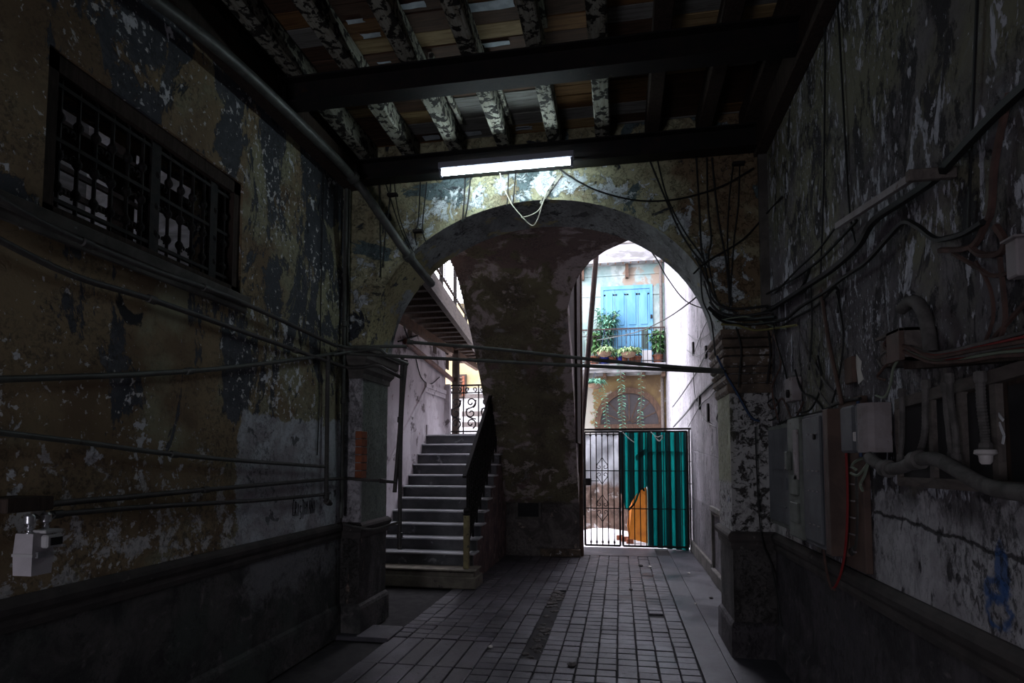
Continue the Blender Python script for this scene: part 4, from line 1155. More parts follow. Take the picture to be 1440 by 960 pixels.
# orange board, muddy tarp and bricks in the yard
ob = MB()
pl = [onY(886, 706, 12.2), onY(891, 684, 12.2), onY(908, 680, 12.2), onY(912, 700, 12.2), onY(912, 764, 11.9), onY(884, 757, 11.9), onY(882, 738, 12.0)]
ob.add([p for p in pl] + [p + Vector((0, .03, 0)) for p in pl], [tuple(range(6, -1, -1)), tuple(range(7, 14))] + [(i, (i + 1) % 7, 7 + (i + 1) % 7, 7 + i) for i in range(7)])
tag(ob.build('orange_board', M['orange']), 'orange board with broken corners leaning behind the gate', 'board')
b = MB(); vs = []; NXT, NZT = 26, 30
for i in range(NXT + 1):
    for j in range(NZT + 1):
        u, v = i / NXT, j / NZT
        x = -.85 + u * 1.25; zb = .14 + .06 * math.sin(u * 5) + .1 * u
        z = zb + (2.15 - zb) * v
        q = mnoise.noise((x * 3, z * 2.2, 1)) * .10 + mnoise.noise((x * 8, z * 7, 4)) * .045
        vs.append((x, 12.55 + q * (1.3 - v * .7), z))
b.add(vs, [(i * (NZT + 1) + j, (i + 1) * (NZT + 1) + j, (i + 1) * (NZT + 1) + j + 1, i * (NZT + 1) + j + 1) for i in range(NXT) for j in range(NZT)])
tp = thing('hanging_tarp', 'crumpled plastic sheet, white above and muddy brown below, hung behind the gate', 'tarp', (-.2, 12.55, 0))
b.build('sheet', M['tarp'], tp, True)
MB().tube([(-1.0, 12.55, 2.16), (.5, 12.55, 2.16)], .012, 6).build('line', M['iron'], tp)
MB().box(-1.0, -.97, 12.53, 12.57, 0, 2.2).build('post', M['iron'], tp)
MB().box(.47, .5, 12.53, 12.57, 0, 2.2).build('post', M['iron'], tp)
for k, (px, py) in enumerate(((872, 755), (879, 757), (886, 760))):
    p = onZ(px, py + 4, .004)
    o = MB().box(p.x - .07, p.x + .07, p.y - .05, p.y + .05, .004, .10, .01).build('clay_brick', M['brick'])
    tag(o, ['red clay brick under the tarp edge, farthest left of three', 'middle one of three red clay bricks by the orange board', 'red clay brick touching the foot of the orange board'][k], 'brick', 'clay bricks in the yard')

# ------------------------------------------------------------------ house across the yard
YH = 19.5
fc = thing('facade_house', 'mint and ochre house front with balcony and blue doors across the yard', 'house', (0, YH, 0))
MB().box(-2.2, 1.6, YH, YH + .4, 0, 7.95).build('wall', M['facade'], fc)
MB().box(-2.2, 1.6, YH + .1, YH + .5, 7.95, 9.6).build('parapet', M['whitewash'], fc)
cn = MB().box(-2.2, 1.42, YH - .38, YH + .1, 7.95, 8.03).box(-2.2, 1.42, YH - .30, YH + .1, 8.03, 8.3).box(-2.2, 1.42, YH - .2, YH + .1, 8.3, 8.36).build('cornice', M['whitewash'], fc)
for x in (-1.15, .28): MB().box(x - .05, x + .05, YH - .2, YH, 7.5, 7.95).build('bracket', M['brownwood'], cn)
for k in range(12): MB().box(-1.3 + k * .24, -1.26 + k * .24, YH - .36, YH - .3, 7.9, 7.95).build('peg', M['brownwood'], cn)
for z in (6.95, 7.62): MB().box(-1.6, 1.4, YH - .03, YH, z, z + .05).build('string_course', M['facade'], fc)
MB().box(-1.2, 1.4, YH + .07, YH + .1, 8.7, 8.74).build('parapet_course', M['cornice'], fc)
MB().box(-1.2, 1.4, YH + .07, YH + .1, 9.05, 9.08).build('parapet_course', M['cornice'], fc)
# blue doors
DX0, DX1, DZ0, DZ1 = onY(845, 450, YH).x, onY(918, 450, YH).x, 4.62, onY(880, 402, YH).z
dr = thing('blue_double_door', 'sun-bleached blue four-leaf door on the balcony', 'door', ((DX0 + DX1) / 2, YH, DZ0))
MB().box(DX0, DX0 + .09, YH - .06, YH + .02, DZ0, DZ1).box(DX1 - .09, DX1, YH - .06, YH + .02, DZ0, DZ1).box(DX0 + .09, DX1 - .09, YH - .055, YH + .02, DZ1 - .12, DZ1).build('frame', M['blue_paint'], dr)
lw = (DX1 - DX0 - .18) / 4
for k in range(4):
    x0 = DX0 + .09 + lw * k
    lf = MB().box(x0 + .006, x0 + lw - .006, YH - .03, YH + .02, DZ0, DZ1 - .125).build('leaf', M['blue_paint'], dr)
    for (z0, z1) in ((DZ0 + .1, DZ0 + .55), (DZ0 + .65, DZ0 + 1.22), (DZ0 + 1.35, DZ1 - .22)):
        if k == 3 and z0 == DZ0 + .65: continue
        MB().box(x0 + .07, x0 + lw - .07, YH - .05, YH - .029, z0, z1, .012).build('panel', M['blue_paint'], lf)
    if k == 3:
        MB().box(x0 + .09, x0 + lw - .06, YH - .034, YH - .028, DZ0 + .42, DZ0 + 1.2).build('wicket', M['blue_dark'], lf, label='dark open wicket')
p = onY(916, 445, YH - .05)
MB().box(p.x - .03, p.x + .03, YH - .09, YH - .02, p.z - .06, p.z + .06).build('bell', M['iron'], dr)
# balcony
MB().box(-2.2, 1.42, YH - .85, YH, 4.42, 4.6, .02).box(-2.2, 1.42, YH - .80, YH, 4.33, 4.42).build('balcony_slab', M['whitewash'], fc)
for k in range(5): MB().box(-1.1 + k * .6, -1.0 + k * .6, YH - .7, YH, 4.2, 4.33).build('corbel', M['brownwood'], fc)
YR = YH - .78
br_ = thing('balcony_railing', 'thin iron railing along the planted balcony', 'railing', (0, YR, 4.6))
bz = onY(880, 462, YR).z
MB().box(-2.2, 1.4, YR - .025, YR + .025, bz - .02, bz + .02).build('top_rail', M['rust_iron'], br_)
MB().box(-2.2, 1.4, YR - .012, YR + .012, bz - .22, bz - .20).build('middle_rail', M['iron'], br_)
MB().box(-2.2, 1.4, YR - .015, YR + .015, 4.66, 4.69).build('bottom_rail', M['iron'], br_)
k = 0; x = -1.6
while x < 1.4:
    MB().box(x - .008, x + .008, YR - .008, YR + .008, 4.6, bz).build('bar', M['iron'], br_)
    MB().tube(spiral((x + .065, YR, bz - .1), .06, .06, 0, math.pi, (1, 0, 0), (0, 0, 1), 8), .006, 4).build('hoop', M['iron'], br_)
    x += .13
# arched window of the ground floor
AW = onY(885, 600, YH); ar = (onY(934, 600, YH).x - onY(836, 600, YH).x) / 2; azb = onY(885, 604, YH).z; azt = onY(885, 545, YH).z
aw = thing('arched_window', 'arched fanlight window with brown timber surround under the balcony', 'window', (AW.x, YH, azb))
def arc(r, h, n=24): return [(AW.x + r * math.cos(math.pi - math.pi * i / n), azb + .18 + h * math.sin(math.pi * i / n)) for i in range(n + 1)]
ah = azt - azb - .18
o_ = arc(ar, ah); i_ = arc(ar - .18, ah - .18)
b = MB()
for i in range(24):
    b.add([(o_[i][0], YH - .1, o_[i][1]), (o_[i + 1][0], YH - .1, o_[i + 1][1]), (i_[i + 1][0], YH - .1, i_[i + 1][1]), (i_[i][0], YH - .1, i_[i][1]),
           (o_[i][0], YH, o_[i][1]), (o_[i + 1][0], YH, o_[i + 1][1]), (i_[i + 1][0], YH, i_[i + 1][1]), (i_[i][0], YH, i_[i][1])],
          [(0, 1, 2, 3), (0, 4, 5, 1), (3, 2, 6, 7)])
b.build('surround', M['brownwood'], aw)
g_ = simple('dusty_dark_glass', (.035, .032, .036), (.06, .05, .05), 3, .3, grain=0, spec=.5)
MB().prism([(AW.x - ar + .18, azb)] + i_ + [(AW.x + ar - .18, azb)], 'y', YH - .02, YH - .004).build('glazing', g_, aw)
for k in range(1, 8):
    a = math.pi * k / 8
    MB().bar((AW.x + .1 * math.cos(a), YH - .035, azb + .18 + .1 * math.sin(a)), (AW.x + (ar - .18) * math.cos(a), YH - .035, azb + .18 + (ah - .18) * math.sin(a)), .03, .03, (0, 1, 0)).build('muntin', M['brownwood'], aw)
MB().box(AW.x - ar, AW.x + ar, YH - .12, YH, azb - .02, azb + .17).build('transom', M['brownwood'], aw)
MB().box(AW.x - ar, AW.x + ar, YH - .06, YH, 1.0, azb - .03).build('lower_shutter', M['whitewash'], aw)
dp2 = thing('drain_pipe', 'dark drain pipe in the corner of the house front', 'pipe', (1.36, YH - .15, 0))
MB().tube([(1.34, YH - .15, 2.2), (1.34, YH - .15, 8.4)], .05, 8).build('tube', M['greywood'], dp2, True)

# plants
def leaf(b, p, d, L, w, bend=.3):
    p = Vector(p); d = Vector(d).normalized()
    sd = d.cross(Vector((0, 0, 1)))
    if sd.length < .1: sd = Vector((1, 0, 0))
    sd.normalize(); m_ = p + d * L * .55 + Vector((0, 0, .02 * L)); e = p + d * L + Vector((0, 0, -bend * L))
    b.add([p, m_ + sd * w / 2, e, m_ - sd * w / 2], [(0, 1, 2, 3)])
def rdir(up=.3): 
    a = R.uniform(0, 2 * math.pi); return (math.cos(a), math.sin(a), R.uniform(-.3, 1) * up * 2)
def pot(p, r, h, mat, parent):
    MB().lathe(p, [(r * .68, 0), (r * .95, h * .85), (r * 1.06, h * .86), (r * 1.06, h), (r * .85, h), (r * .8, h * .9)], 12).build('pot', mat, parent, True)
def plant(name, label, px, py, Y, r, h, hgt, potmat, lm, n, L, w, grp=None, spread=.3, stems=5):
    c = onY(px, py, Y); z0 = 4.6
    t = thing(name, label, 'plant', (c.x, Y, z0), grp)
    pot((c.x, Y, z0), r, h, potmat, t)
    b = MB(); sb = MB()
    for k in range(stems):
        a = R.uniform(0, 6.28); q = R.uniform(.2, 1) * spread
        top = Vector((c.x + q * math.cos(a), Y + q * math.sin(a) * .6, z0 + h + (hgt - h) * R.uniform(.6, 1)))
        base = Vector((c.x, Y, z0 + h * .9))
        sb.tube(smooth_path([base, base.lerp(top, .5) + Vector((0, 0, .08)), top], 3), .01, 4)
        for j in range(n // stems):
            f = R.uniform(.25, 1.0)
            leaf(b, base.lerp(top, f), rdir(), L * R.uniform(.7, 1.2), w, .4)
    sb.build('stem', M['stem'], t)
    b.build('foliage', M[lm], t, kind='stuff')
    return t
plant('potted_shrub', 'tall bushy green shrub in a blue pot at the left of the blue door', 849, 500, YH - .35, .20, .38, 1.85, M['blue_pot'], 'leaf_blue', 620, .27, .075, None, .45, 14)
plant('potted_shrub', 'lower pale green shrub in front of the tall one beside the pole', 836, 505, YH - .45, .17, .3, 1.2, M['terracotta'], 'leaf', 420, .25, .07, None, .4, 10)
plant('potted_shrub', 'broad-leaved plant at the right end of the balcony', 925, 505, YH - .4, .16, .3, 1.15, M['terracotta'], 'leaf', 190, .28, .11, None, .3, 7)
for k, (px, lb, pm_) in enumerate(((862, 'small terracotta pot left of the paired baskets', 'terracotta'), (872, 'cobalt pot with a sprig between the two coir baskets', 'blue_pot'), (878, 'low terracotta pot under the right coir basket', 'terracotta'), (889, 'terracotta pot with sparse sprigs left of the white box', 'terracotta'), (897, 'terracotta pot touching the white box', 'terracotta'))):
    plant('potted_plant', lb, px, 512, YH - .5, .13, .26, .55, M[pm_], 'leaf', 60, .2, .06, 'pots along the balcony', .14, 4)
wb = onY(910, 512, YH - .55)
tag(MB().box(wb.x - .15, wb.x + .15, YH - .65, YH - .45, 4.6, 5.02, .01).build('white_box', M['meter_pale']), 'white box standing among the balcony pots', 'box')
def basket(name, label, px, py, Y, r, lm, hang):
    c = onY(px, py, Y)
    t = thing(name, label, 'plant', c, 'hanging baskets on the balcony')
    MB().lathe((c.x, Y, c.z - .12), [(r * .4, 0), (r * .85, .05), (r, .14), (r * .9, .14), (r * .7, .1)], 12).build('basket', M['coir'], t, True)
    b = MB()
    for k in range(110):
        leaf(b, (c.x + R.uniform(-.7, .7) * r, Y + R.uniform(-.6, .6) * r, c.z + .02), (R.uniform(-1, 1), R.uniform(-1, 1), R.uniform(.2, 1)), R.uniform(.25, .42), .05, .55)
    b.build('foliage', M[lm], t, kind='stuff')
    h = MB()
    for a in range(3):
        h.tube([(c.x + r * .9 * math.cos(a * 2.1), Y + r * .9 * math.sin(a * 2.1), c.z), hang], .006, 4)
    h.build('hanger', M['cable_blue'], t)
for (nm, lb, px, py, r, lm) in (('hanging_basket', 'coir basket of pale striped leaves on the railing, before the tall shrub', 850, 496, .24, 'leaf_pale'), ('hanging_basket', 'coir basket of pale green leaves on the railing, before the blue door', 884, 497, .24, 'leaf_pale')):
    c = onY(px, py, YR - .2)
    basket(nm, lb, px, py, YR - .2, r, lm, (c.x, YR - .03, bz))
c = onY(837, 541, YR - .1)
basket('hanging_basket', 'small basket hanging below the balcony slab on blue cords', 837, 541, YR - .1, .25, 'leaf_blue', (c.x, YR - .1, 4.35))
def vine(label, pts, nl, Y, sz):
    P_ = smooth_path([onY(px, py, Y) for (px, py) in pts], 6)
    t = thing('trailing_vine', label, 'vine', P_[0], 'vines trailing from the balcony')
    MB().tube(P_, .006, 4).build('stem', M['stem'], t)
    b = MB()
    for k in range(nl):
        f = k / nl * (len(P_) - 1.01); i = int(f); p = P_[i].lerp(P_[i + 1], f - i)
        e = 1 if k % 2 else -1
        leaf(b, p, (e * R.uniform(.6, 1), -R.uniform(.2, .8), R.uniform(-.5, .3)), sz * R.uniform(.8, 1.3), sz * .75, .25)
    b.build('foliage', M['leaf_blue'], t, kind='stuff')
vine('vine trailing past the left part of the fanlight, longest leaves low down', [(846, 545), (850, 560), (852, 580), (854, 602)], 26, YR - .12, .12)
vine('thick vine trailing down the middle of the fanlight', [(872, 512), (873, 540), (875, 560), (874, 580), (877, 603)], 44, YR - .09, .14)
vine('vine trailing past the right part of the fanlight', [(902, 512), (901, 540), (902, 565), (900, 585), (903, 603)], 32, YR - .12, .12)
vine('short vine by the hanging basket at the left edge of the ochre wall', [(839, 552), (837, 575), (836, 600)], 16, YR - .1, .10)
# ------------------------------------------------------------------ cables
def cable(label, pts, r, mat='cable', grp=None, name='cable', k=5, n=5):
    b = MB().tube(smooth_path(pts, k), r, n)
    return tag(b.build(name, M[mat], None, True), label, 'cable', grp)
def onYs(l, Y): return [onY(px, py, Y) for (px, py) in l]
GA = 'cables hanging on the arch wall'
YW = YF - .025
for lb, pts, r in (
    ('black cable dropping behind the stout pipe, nearest the left pilaster', [(533, 258), (534, 303), (535, 366), (534, 390)], .006),
    ('black cable slanting down past a clamp left of the stout pipe crossing', [(549, 256), (547, 289), (541, 337), (538, 376)], .006),
    ('thin black cable slanting rightward to meet the stout pipe', [(542, 258), (561, 316), (576, 350)], .005),
    ('thin black cable just right of the small clamp, ending at the stout pipe', [(554, 256), (560, 299), (570, 330), (582, 356)], .005),
    ('black cable bending through the small bracket above the left haunch', [(591, 256), (588, 310), (583, 328), (586, 345)], .006),
    ('black cable right of the small bracket, running over the arch edge', [(600, 256), (594, 320), (600, 342)], .006),
    ('left one of the twin cables over the white flaked plaster', [(654, 248), (652, 289), (650, 311)], .007),
    ('right one of the twin cables over the white flaked plaster', [(662, 247), (657, 291), (653, 309)], .007),
    ('black cable under the left half of the tube', [(715, 244), (714, 270), (713, 289)], .006),
    ('black cable under the middle of the tube', [(725, 243), (723, 268), (721, 287)], .006),
    ('left one of the two cables slanting to the right haunch', [(913, 224), (936, 280), (954, 321), (972, 350), (990, 372)], .008),
    ('right one of the two cables slanting to the right haunch', [(924, 224), (938, 277), (961, 323), (984, 356), (996, 376)], .007),
    ('black cable falling straight to the right haunch, first after the slanting pair', [(979, 222), (983, 289), (986, 348), (990, 367), (1000, 420)], .008),
    ('black cable falling straight to the right haunch, second after the slanting pair', [(994, 222), (995, 284), (1000, 335), (996, 367), (1008, 425)], .007),
    ('black cable bowing to the right above the right capital', [(1001, 222), (1006, 273), (1012, 319), (1021, 367), (1026, 425)], .008),
    ('thin cable from the ceiling clamp to the right capital, left of two', [(1031, 232), (1025, 284), (1023, 348), (1029, 430)], .006),
    ('thin cable from the ceiling clamp to the right capital, right of two', [(1040, 233), (1038, 289), (1032, 339), (1026, 430)], .006)):
    cable(lb, onYs(pts, YW), r, 'cable', GA)
cable('long sagging cable from the tube end across the spandrel to the right corner', onYs([(785, 236), (805, 250), (840, 268), (890, 281), (936, 282), (979, 274), (1021, 259), (1060, 236)], YW - .02), .008)
cable('diagonal cable rising from the right haunch to the right wall', onYs([(975, 385), (995, 367), (1044, 337), (1078, 300)], YW - .02) + [onX(1100, 276, XR - .02)], .008)
cable('yellowed white lamp wire looping below the tube over the arch', onYs([(703, 243), (708, 262), (717, 282), (724, 293), (746, 316), (755, 310), (762, 289), (770, 265)], YW - .03), .005, 'cable_white')
cable('second shorter loop of yellowed white wire below the tube', onYs([(733, 306), (745, 303), (756, 297), (763, 287)], YW - .05), .005, 'cable_white')
for (px, py, lb) in ((552, 274, 'small black clamp on the wall beside the stout pipe'), (588, 325, 'small dark bracket above the left haunch of the arch'), (1038, 230, 'black cable clamp at the top of the wall above the right capital')):
    p = onY(px, py, YW)
    o = MB().box(p.x - .05, p.x + .05, YF - .05, YF, p.z - .014, p.z + .014, .004).build('cable_clamp', M['iron'])
    tag(o, lb, 'clamp', 'clamps on the arch wall')
p0 = onY(788, 246, YW); p1 = onY(760, 287, YW)
tag(MB().bar(p0, p1, .03, .012, (0, 1, 0)).build('wooden_lath', M['joist']), 'grey wooden lath slanting under the right end of the tube', 'lath')

# service cables crossing the yard
cable('black service cable sagging from the arch crown to the passage wall', [onY(899, 333, 6.4), onY(922, 362, 7.2), onY(938, 390, 8.2), onY(963, 422, 8.8), onX(990, 434, XR - .02)], .008)
cable('black service cable from the balcony rail to the passage wall', [onY(840, 478, 17), onY(873, 472, 14), onY(900, 465, 12), onY(933, 450, 10), onY(970, 425, 8), onX(1000, 398, XR - .03)], .010)
GP = 'cables on the passage wall'
for lb, pts, r in (('cable drooping on the passage wall, the one reaching farthest toward the gate', [(946, 572), (960, 553), (980, 522), (1002, 478)], .012),
                   ('thick cable drooping on the passage wall above the gate end', [(947, 600), (967, 578), (977, 563), (1000, 540), (1021, 526)], .018),
                   ('thin cable hanging low on the passage wall below the spanning pipes', [(968, 600), (985, 570), (1000, 556), (1018, 530)], .008),
                   ('thin cable with a hooked end on the passage wall', [(1016, 530), (1012, 570), (1008, 590), (1016, 600)], .008),
                   ('cable arching on the passage wall under the right haunch', [(982, 400), (990, 415), (1000, 412), (1010, 400)], .008),
                   ('steep thin cable on the passage wall behind the right capital', [(975, 500), (990, 460), (1005, 440), (1014, 436)], .007)):
    cable(lb, onXs(pts, XR - .02), r, 'cable', GP)
for (px, py, h, lb) in ((976, 490, .22, 'dark iron stub on the passage wall, upper left of four'), (994, 495, .18, 'dark iron stub on the passage wall just above the spanning pipes'), (985, 566, .22, 'dark iron stub on the passage wall below the spanning pipes'), (997, 580, .26, 'lowest dark iron stub on the passage wall')):
    p = onX(px, py, XR)
    tag(MB().box(XR - .03, XR, p.y - .05, p.y + .05, p.z - h / 2, p.z + h / 2).build('wall_stub', M['iron']), lb, 'bracket', 'iron stubs on the passage wall')

# bundle round the right capital and up the right wall
def wallc(lb, pts, r, mat='cable', grp=None, X=XR - .03): return cable(lb, onXs(pts, X), r, mat, grp)
GB = 'black cables rising on the right wall'
wallc('thickest black cable sweeping up the right wall from the capital', [(1060, 444), (1076, 439), (1107, 420), (1139, 399), (1173, 376), (1208, 344), (1229, 310), (1271, 281), (1313, 252), (1345, 218), (1400, 160), (1460, 105)], .020, 'cable', GB, XR - .05)
wallc('black cable with a peak on the right wall below the thickest one', [(1064, 452), (1100, 450), (1126, 431), (1160, 410), (1187, 389), (1218, 368), (1250, 333), (1271, 312), (1290, 318), (1313, 335), (1327, 336), (1355, 328), (1382, 312)], .012, 'cable', GB, XR - .05)
wallc('thin black cable above the thickest one near the wooden bar', [(1058, 424), (1107, 397), (1139, 376), (1158, 360), (1184, 333), (1205, 310)], .009, 'cable', GB)
wallc('black cable looping down between the rising cables by the capital', [(1139, 376), (1126, 405), (1094, 428), (1064, 436)], .010, 'cable', GB)
wallc('black cable hanging in a bight under the rising bundle', [(1062, 458), (1090, 462), (1120, 445), (1150, 428), (1176, 404), (1178, 440)], .008, 'cable', GB)
GC = 'cables wrapped round the right capital'
YC = YF - .12
for k, (lb, pts, r, mt) in enumerate((
    ('topmost black cable wrapped round the right capital', [(1000, 418), (1012, 430), (1040, 434), (1080, 430)], .010, 'cable'),
    ('black cable wrapped round the right capital, second from the top', [(998, 424), (1014, 440), (1045, 444), (1085, 438)], .012, 'cable'),
    ('thick black cable wrapped round the right capital in the middle of the bundle', [(996, 432), (1016, 446), (1050, 449), (1090, 446)], .016, 'cable'),
    ('grey-green cable slack across the right capital', [(1008, 452), (1030, 447), (1055, 446), (1084, 458), (1105, 462)], .006, 'cable_green'),
    ('olive yellow cable sagging under the bundle at the right capital', [(1014, 456), (1035, 457), (1060, 464), (1085, 462), (1120, 457)], .009, 'cable_olive'),
    ('black cable wrapped lowest round the right capital', [(1002, 440), (1020, 453), (1055, 456), (1095, 452)], .011, 'cable'))):
    ps = []
    for (px, py) in pts:
        a = onY(px, py, YC - .01 * k)
        if a.x > XR - .03: a = onX(px, py, XR - .04)
        ps.append(a)
    cable(lb, ps, r, mt, GC)
cable('dark blue cable slanting across the right pilaster below the capital', onYs([(1008, 500), (1020, 525), (1035, 550), (1055, 585)], YF - .05) + [onY(1068, 592, YF - .05)], .010, 'cable_blue')
cable('long thin black cable down the right pilaster past the dado', onYs([(1062, 600), (1066, 700), (1072, 760), (1086, 800)], YF - .09) + [onX(1100, 880, XR - .075)], .006)
for lb, pts in (('thin black cable hanging on the brown capital mouldings', [(1035, 460), (1042, 490), (1040, 520), (1038, 545)]), ('thin cable beside the mouldings by the right wall corner', [(1080, 465), (1083, 500), (1078, 540)])):
    cable(lb, onYs(pts, YF - .13), .006)
GT = 'tangled cables above the cabinets'
for k, (lb, pts, mt) in enumerate((
    ('tangled brown cable drooping above the far cabinet', [(1070, 545), (1085, 575), (1100, 560), (1115, 590), (1130, 565)], 'cable_brown'),
    ('tangled black cable coiled above the far cabinet', [(1065, 560), (1080, 590), (1095, 580), (1090, 560), (1075, 570)], 'cable'),
    ('tangled grey cable hanging toward the framed cabinet', [(1128, 480), (1150, 520), (1165, 545), (1190, 560)], 'cable_grey'),
    ('tangled black cable crossing the grey one above the cabinets', [(1150, 500), (1155, 540), (1140, 575), (1120, 580)], 'cable'),
    ('tangled black cable looping beside the switch box', [(1118, 520), (1128, 550), (1145, 560), (1158, 580), (1140, 586)], 'cable'))):
    wallc(lb, pts, .007, mt, GT)
p0, p1 = onX(1154, 408, XR - .03), onX(1184, 568, XR - .06)
tag(MB().tube([p0, p0.lerp(p1, .5) + Vector((-.01, 0, 0)), p1], .012, 7).build('conduit_rod', M['cab_brown'], None, True), 'straight reddish brown conduit rod slanting down to the small meter boxes', 'conduit')
for lb, pts in (('faint black cable straight down the upper right wall, toward the arch', [(1176, -14), (1180, 40), (1186, 150), (1194, 290), (1204, 346)]), ('faint black cable straight down the right wall from near the ceiling beam', [(1160, 30), (1160, 110), (1158, 260), (1154, 388)]), ('thin brown cable straight down the far right of the wall', [(1376, -40), (1372, 60), (1366, 200), (1362, 322)])):
    wallc(lb, pts, .006, 'cable', None, XR - .015)
GM = 'loose brown cables at the far right'
for lb, pts, r in (('brown cable dropping from the ceiling to the knot at the far right', [(1420, 130), (1400, 225), (1395, 290), (1388, 312), (1366, 347), (1322, 352)], .012),
                   ('brown cable loop beside the small grey wall box', [(1400, 318), (1413, 340), (1405, 356), (1380, 358), (1366, 348)], .012),
                   ('brown cable falling straight under the knot of cables', [(1406, 362), (1411, 404), (1414, 450), (1405, 480)], .008),
                   ('thin brown cable curving down from the knot to the wire bundle', [(1372, 368), (1392, 404), (1397, 445), (1386, 480)], .006),
                   ('brown cable sloping right from the knot toward the frame edge', [(1340, 356), (1375, 376), (1400, 388), (1450, 372)], .008),
                   ('brown cable rising steeply to the right above the wire bundle', [(1395, 478), (1420, 450), (1455, 410)], .008)):
    wallc(lb, pts, r, 'cable_brown', GM)

# ------------------------------------------------------------------ electrical gear on the right wall
wb_ = thing('wooden_bar', 'pale wooden bar with an end block fixed slanting on the right wall', 'bar', onX(1230, 282, 1.12))
MB().bar(onX(1177, 318, 1.12), onX(1283, 249, 1.12), .022, .03).build('strip', M['cab_pale'], wb_)
e = onX(1283, 247, 1.12)
MB().box(1.10, XR, e.y - .014, e.y + .014, e.z - .022, e.z + .022, .004).build('end_block', M['greywood'], wb_)

def cab(px0, px1, py0, py1, X, nm, lb, depth):
    a = onX(px0, py0, X); c_ = onX(px1, py1, X)
    return a, c_
A_ = onX(1080, 604, 1.16); B_ = onX(1113, 592, 1.16)
zt_, zb_ = 1.90, 1.155
c1 = thing('electric_cabinet', 'dark grey steel cabinet farthest along the right wall', 'cabinet', (1.2, 4.7, zb_), 'electric cabinets on the right wall')
yA, yB, yC, yD = A_.y, B_.y, onX(1131, 585, 1.16).y, onX(1166, 581, 1.16).y
MB().box(1.16, XR, yB + .01, yA, zb_, zt_, .006).build('body', M['cab_green'], c1)
d_ = MB().box(1.148, 1.16, yB + .06, yA - .05, zb_ + .03, zt_ - .03, .004).build('door', M['cab'], c1)
MB().box(1.14, 1.149, yB + .1, yB + .25, zb_ + .28, zb_ + .36).build('label_plate', M['cab'], d_)
for z in (zb_ + .15, zb_ + .42): MB().box(1.138, 1.149, yB + .12, yB + .45, z, z + .008).build('rib', M['cab'], d_)
c2 = thing('electric_cabinet', 'narrow grey-green cabinet with a pale strip, between two dark ones', 'cabinet', (1.2, 4.2, zb_), 'electric cabinets on the right wall')
MB().box(1.13, XR, yC + .01, yB, zb_ - .02, zt_ + .02, .006).build('body', M['cab_green'], c2)
MB().box(1.118, 1.13, yC + .03, yC + .12, zb_ + .36, zt_ - .06, .003).build('strip', M['cab_pale'], c2)
MB().box(1.10, 1.13, yB - .09, yB - .02, zb_ + .42, zt_ - .2, .006).build('handle', M['cab_green'], c2)
for z in (zb_ + .08, zb_ + .26): MB().box(1.118, 1.13, yC + .05, yB - .06, z, z + .13, .003).build('cover_plate', M['cab_green'], c2)
c3 = thing('electric_cabinet', 'dark slate cabinet with brown side board, nearest of the three tall ones', 'cabinet', (1.2, 3.85, zb_), 'electric cabinets on the right wall')
MB().box(1.15, XR, yD + .06, yC, zb_ - .03, zt_ + .02, .006).build('body', M['cab'], c3)
d_ = MB().box(1.136, 1.15, yD + .10, yC - .03, zb_, zt_, .004).build('door', M['cab'], c3)
for z in (zb_ + .1, zb_ + .3, zb_ + .42, zb_ + .64):
    for q in range(3):
        MB().box(1.130, 1.137, yD + .14 + q * .08, yD + .17 + q * .08, z, z + .006).build('hinge_mark', M['cab_pale'], d_)
MB().box(1.14, XR, yD - .03, yD + .055, zb_ - .04, zt_ + .03, .004).build('side_board', M['cab_brown'], c3)
MB().lathe((1.136, yD + .18, zt_ - .12), [(.016, 0), (.016, .012)], 10, (-1, 0, 0)).build('lock', M['iron'], d_)
bb = thing('backing_board', 'brown backing board with staples behind the small meter boxes', 'board', (1.25, 3.2, 1.1))
yb0, yb1 = onX(1216, 690, 1.24).y, onX(1184, 690, 1.24).y
MB().box(1.235, XR, yb0, yb1, 1.06, 1.98, .004).build('plate', M['cab_brown'], bb)
for k in range(6):
    MB().box(1.228, 1.236, yb0 + .12, yb0 + .22, 1.15 + k * .09, 1.158 + k * .09).build('staple', M['cab_pale'], bb)
s1 = thing('meter_box', 'smaller dark grey meter box beside the tall cabinets', 'box', (1.15, 3.05, 1.7), 'small meter boxes')
ya, yb = onX(1198, 570, 1.12).y, onX(1180, 570, 1.12).y
MB().box(1.12, 1.234, ya, yb, 1.68, 1.915, .012).build('case', M['cab'], s1)
s2 = thing('meter_box', 'meter box with a bulging side coloured pale as if lit, beside the meter board', 'box', (1.15, 2.8, 1.7), 'small meter boxes')
yc, yd = onX(1213, 570, 1.12).y - .02, onX(1203, 570, 1.12).y
MB().box(1.12, 1.234, yc + .10, yd, 1.68, 1.915, .012).build('case', M['cab'], s2)
pr = [(1.122, yc + .099), (1.115, yc + .07), (1.12, yc + .035), (1.135, yc + .01), (1.16, yc), (1.234, yc), (1.234, yc + .099)]
MB().prism(pr, 'z', 1.68, 1.912).build('lit_side', M['cab_pale'], s2, label='dented near side coloured pale as if lit')  # near side given a paler colour for the light falling on it
tag(MB().tube([(1.14, (ya + yd) / 2 , 1.93), (1.135, (ya + yd) / 2, 1.80), (1.145, (ya + yd) / 2, 1.66)], .008, 6).build('blue_lead', M['cable_blue'], None, True), 'short dark blue lead in the gap between the small meter boxes', 'cable')
o = MB().box(1.115, 1.145, (ya + yd) / 2 - .012, (ya + yd) / 2 + .012, 1.735, 1.78, .003).build('connector', M['ceramic']); tag(o, 'whitish connector block between the small meter boxes', 'connector')
sb = thing('switch_box', 'small pale switch box on the right wall above the far cabinet', 'switch', onX(1108, 548, 1.2))
p = onX(1108, 548, 1.2)
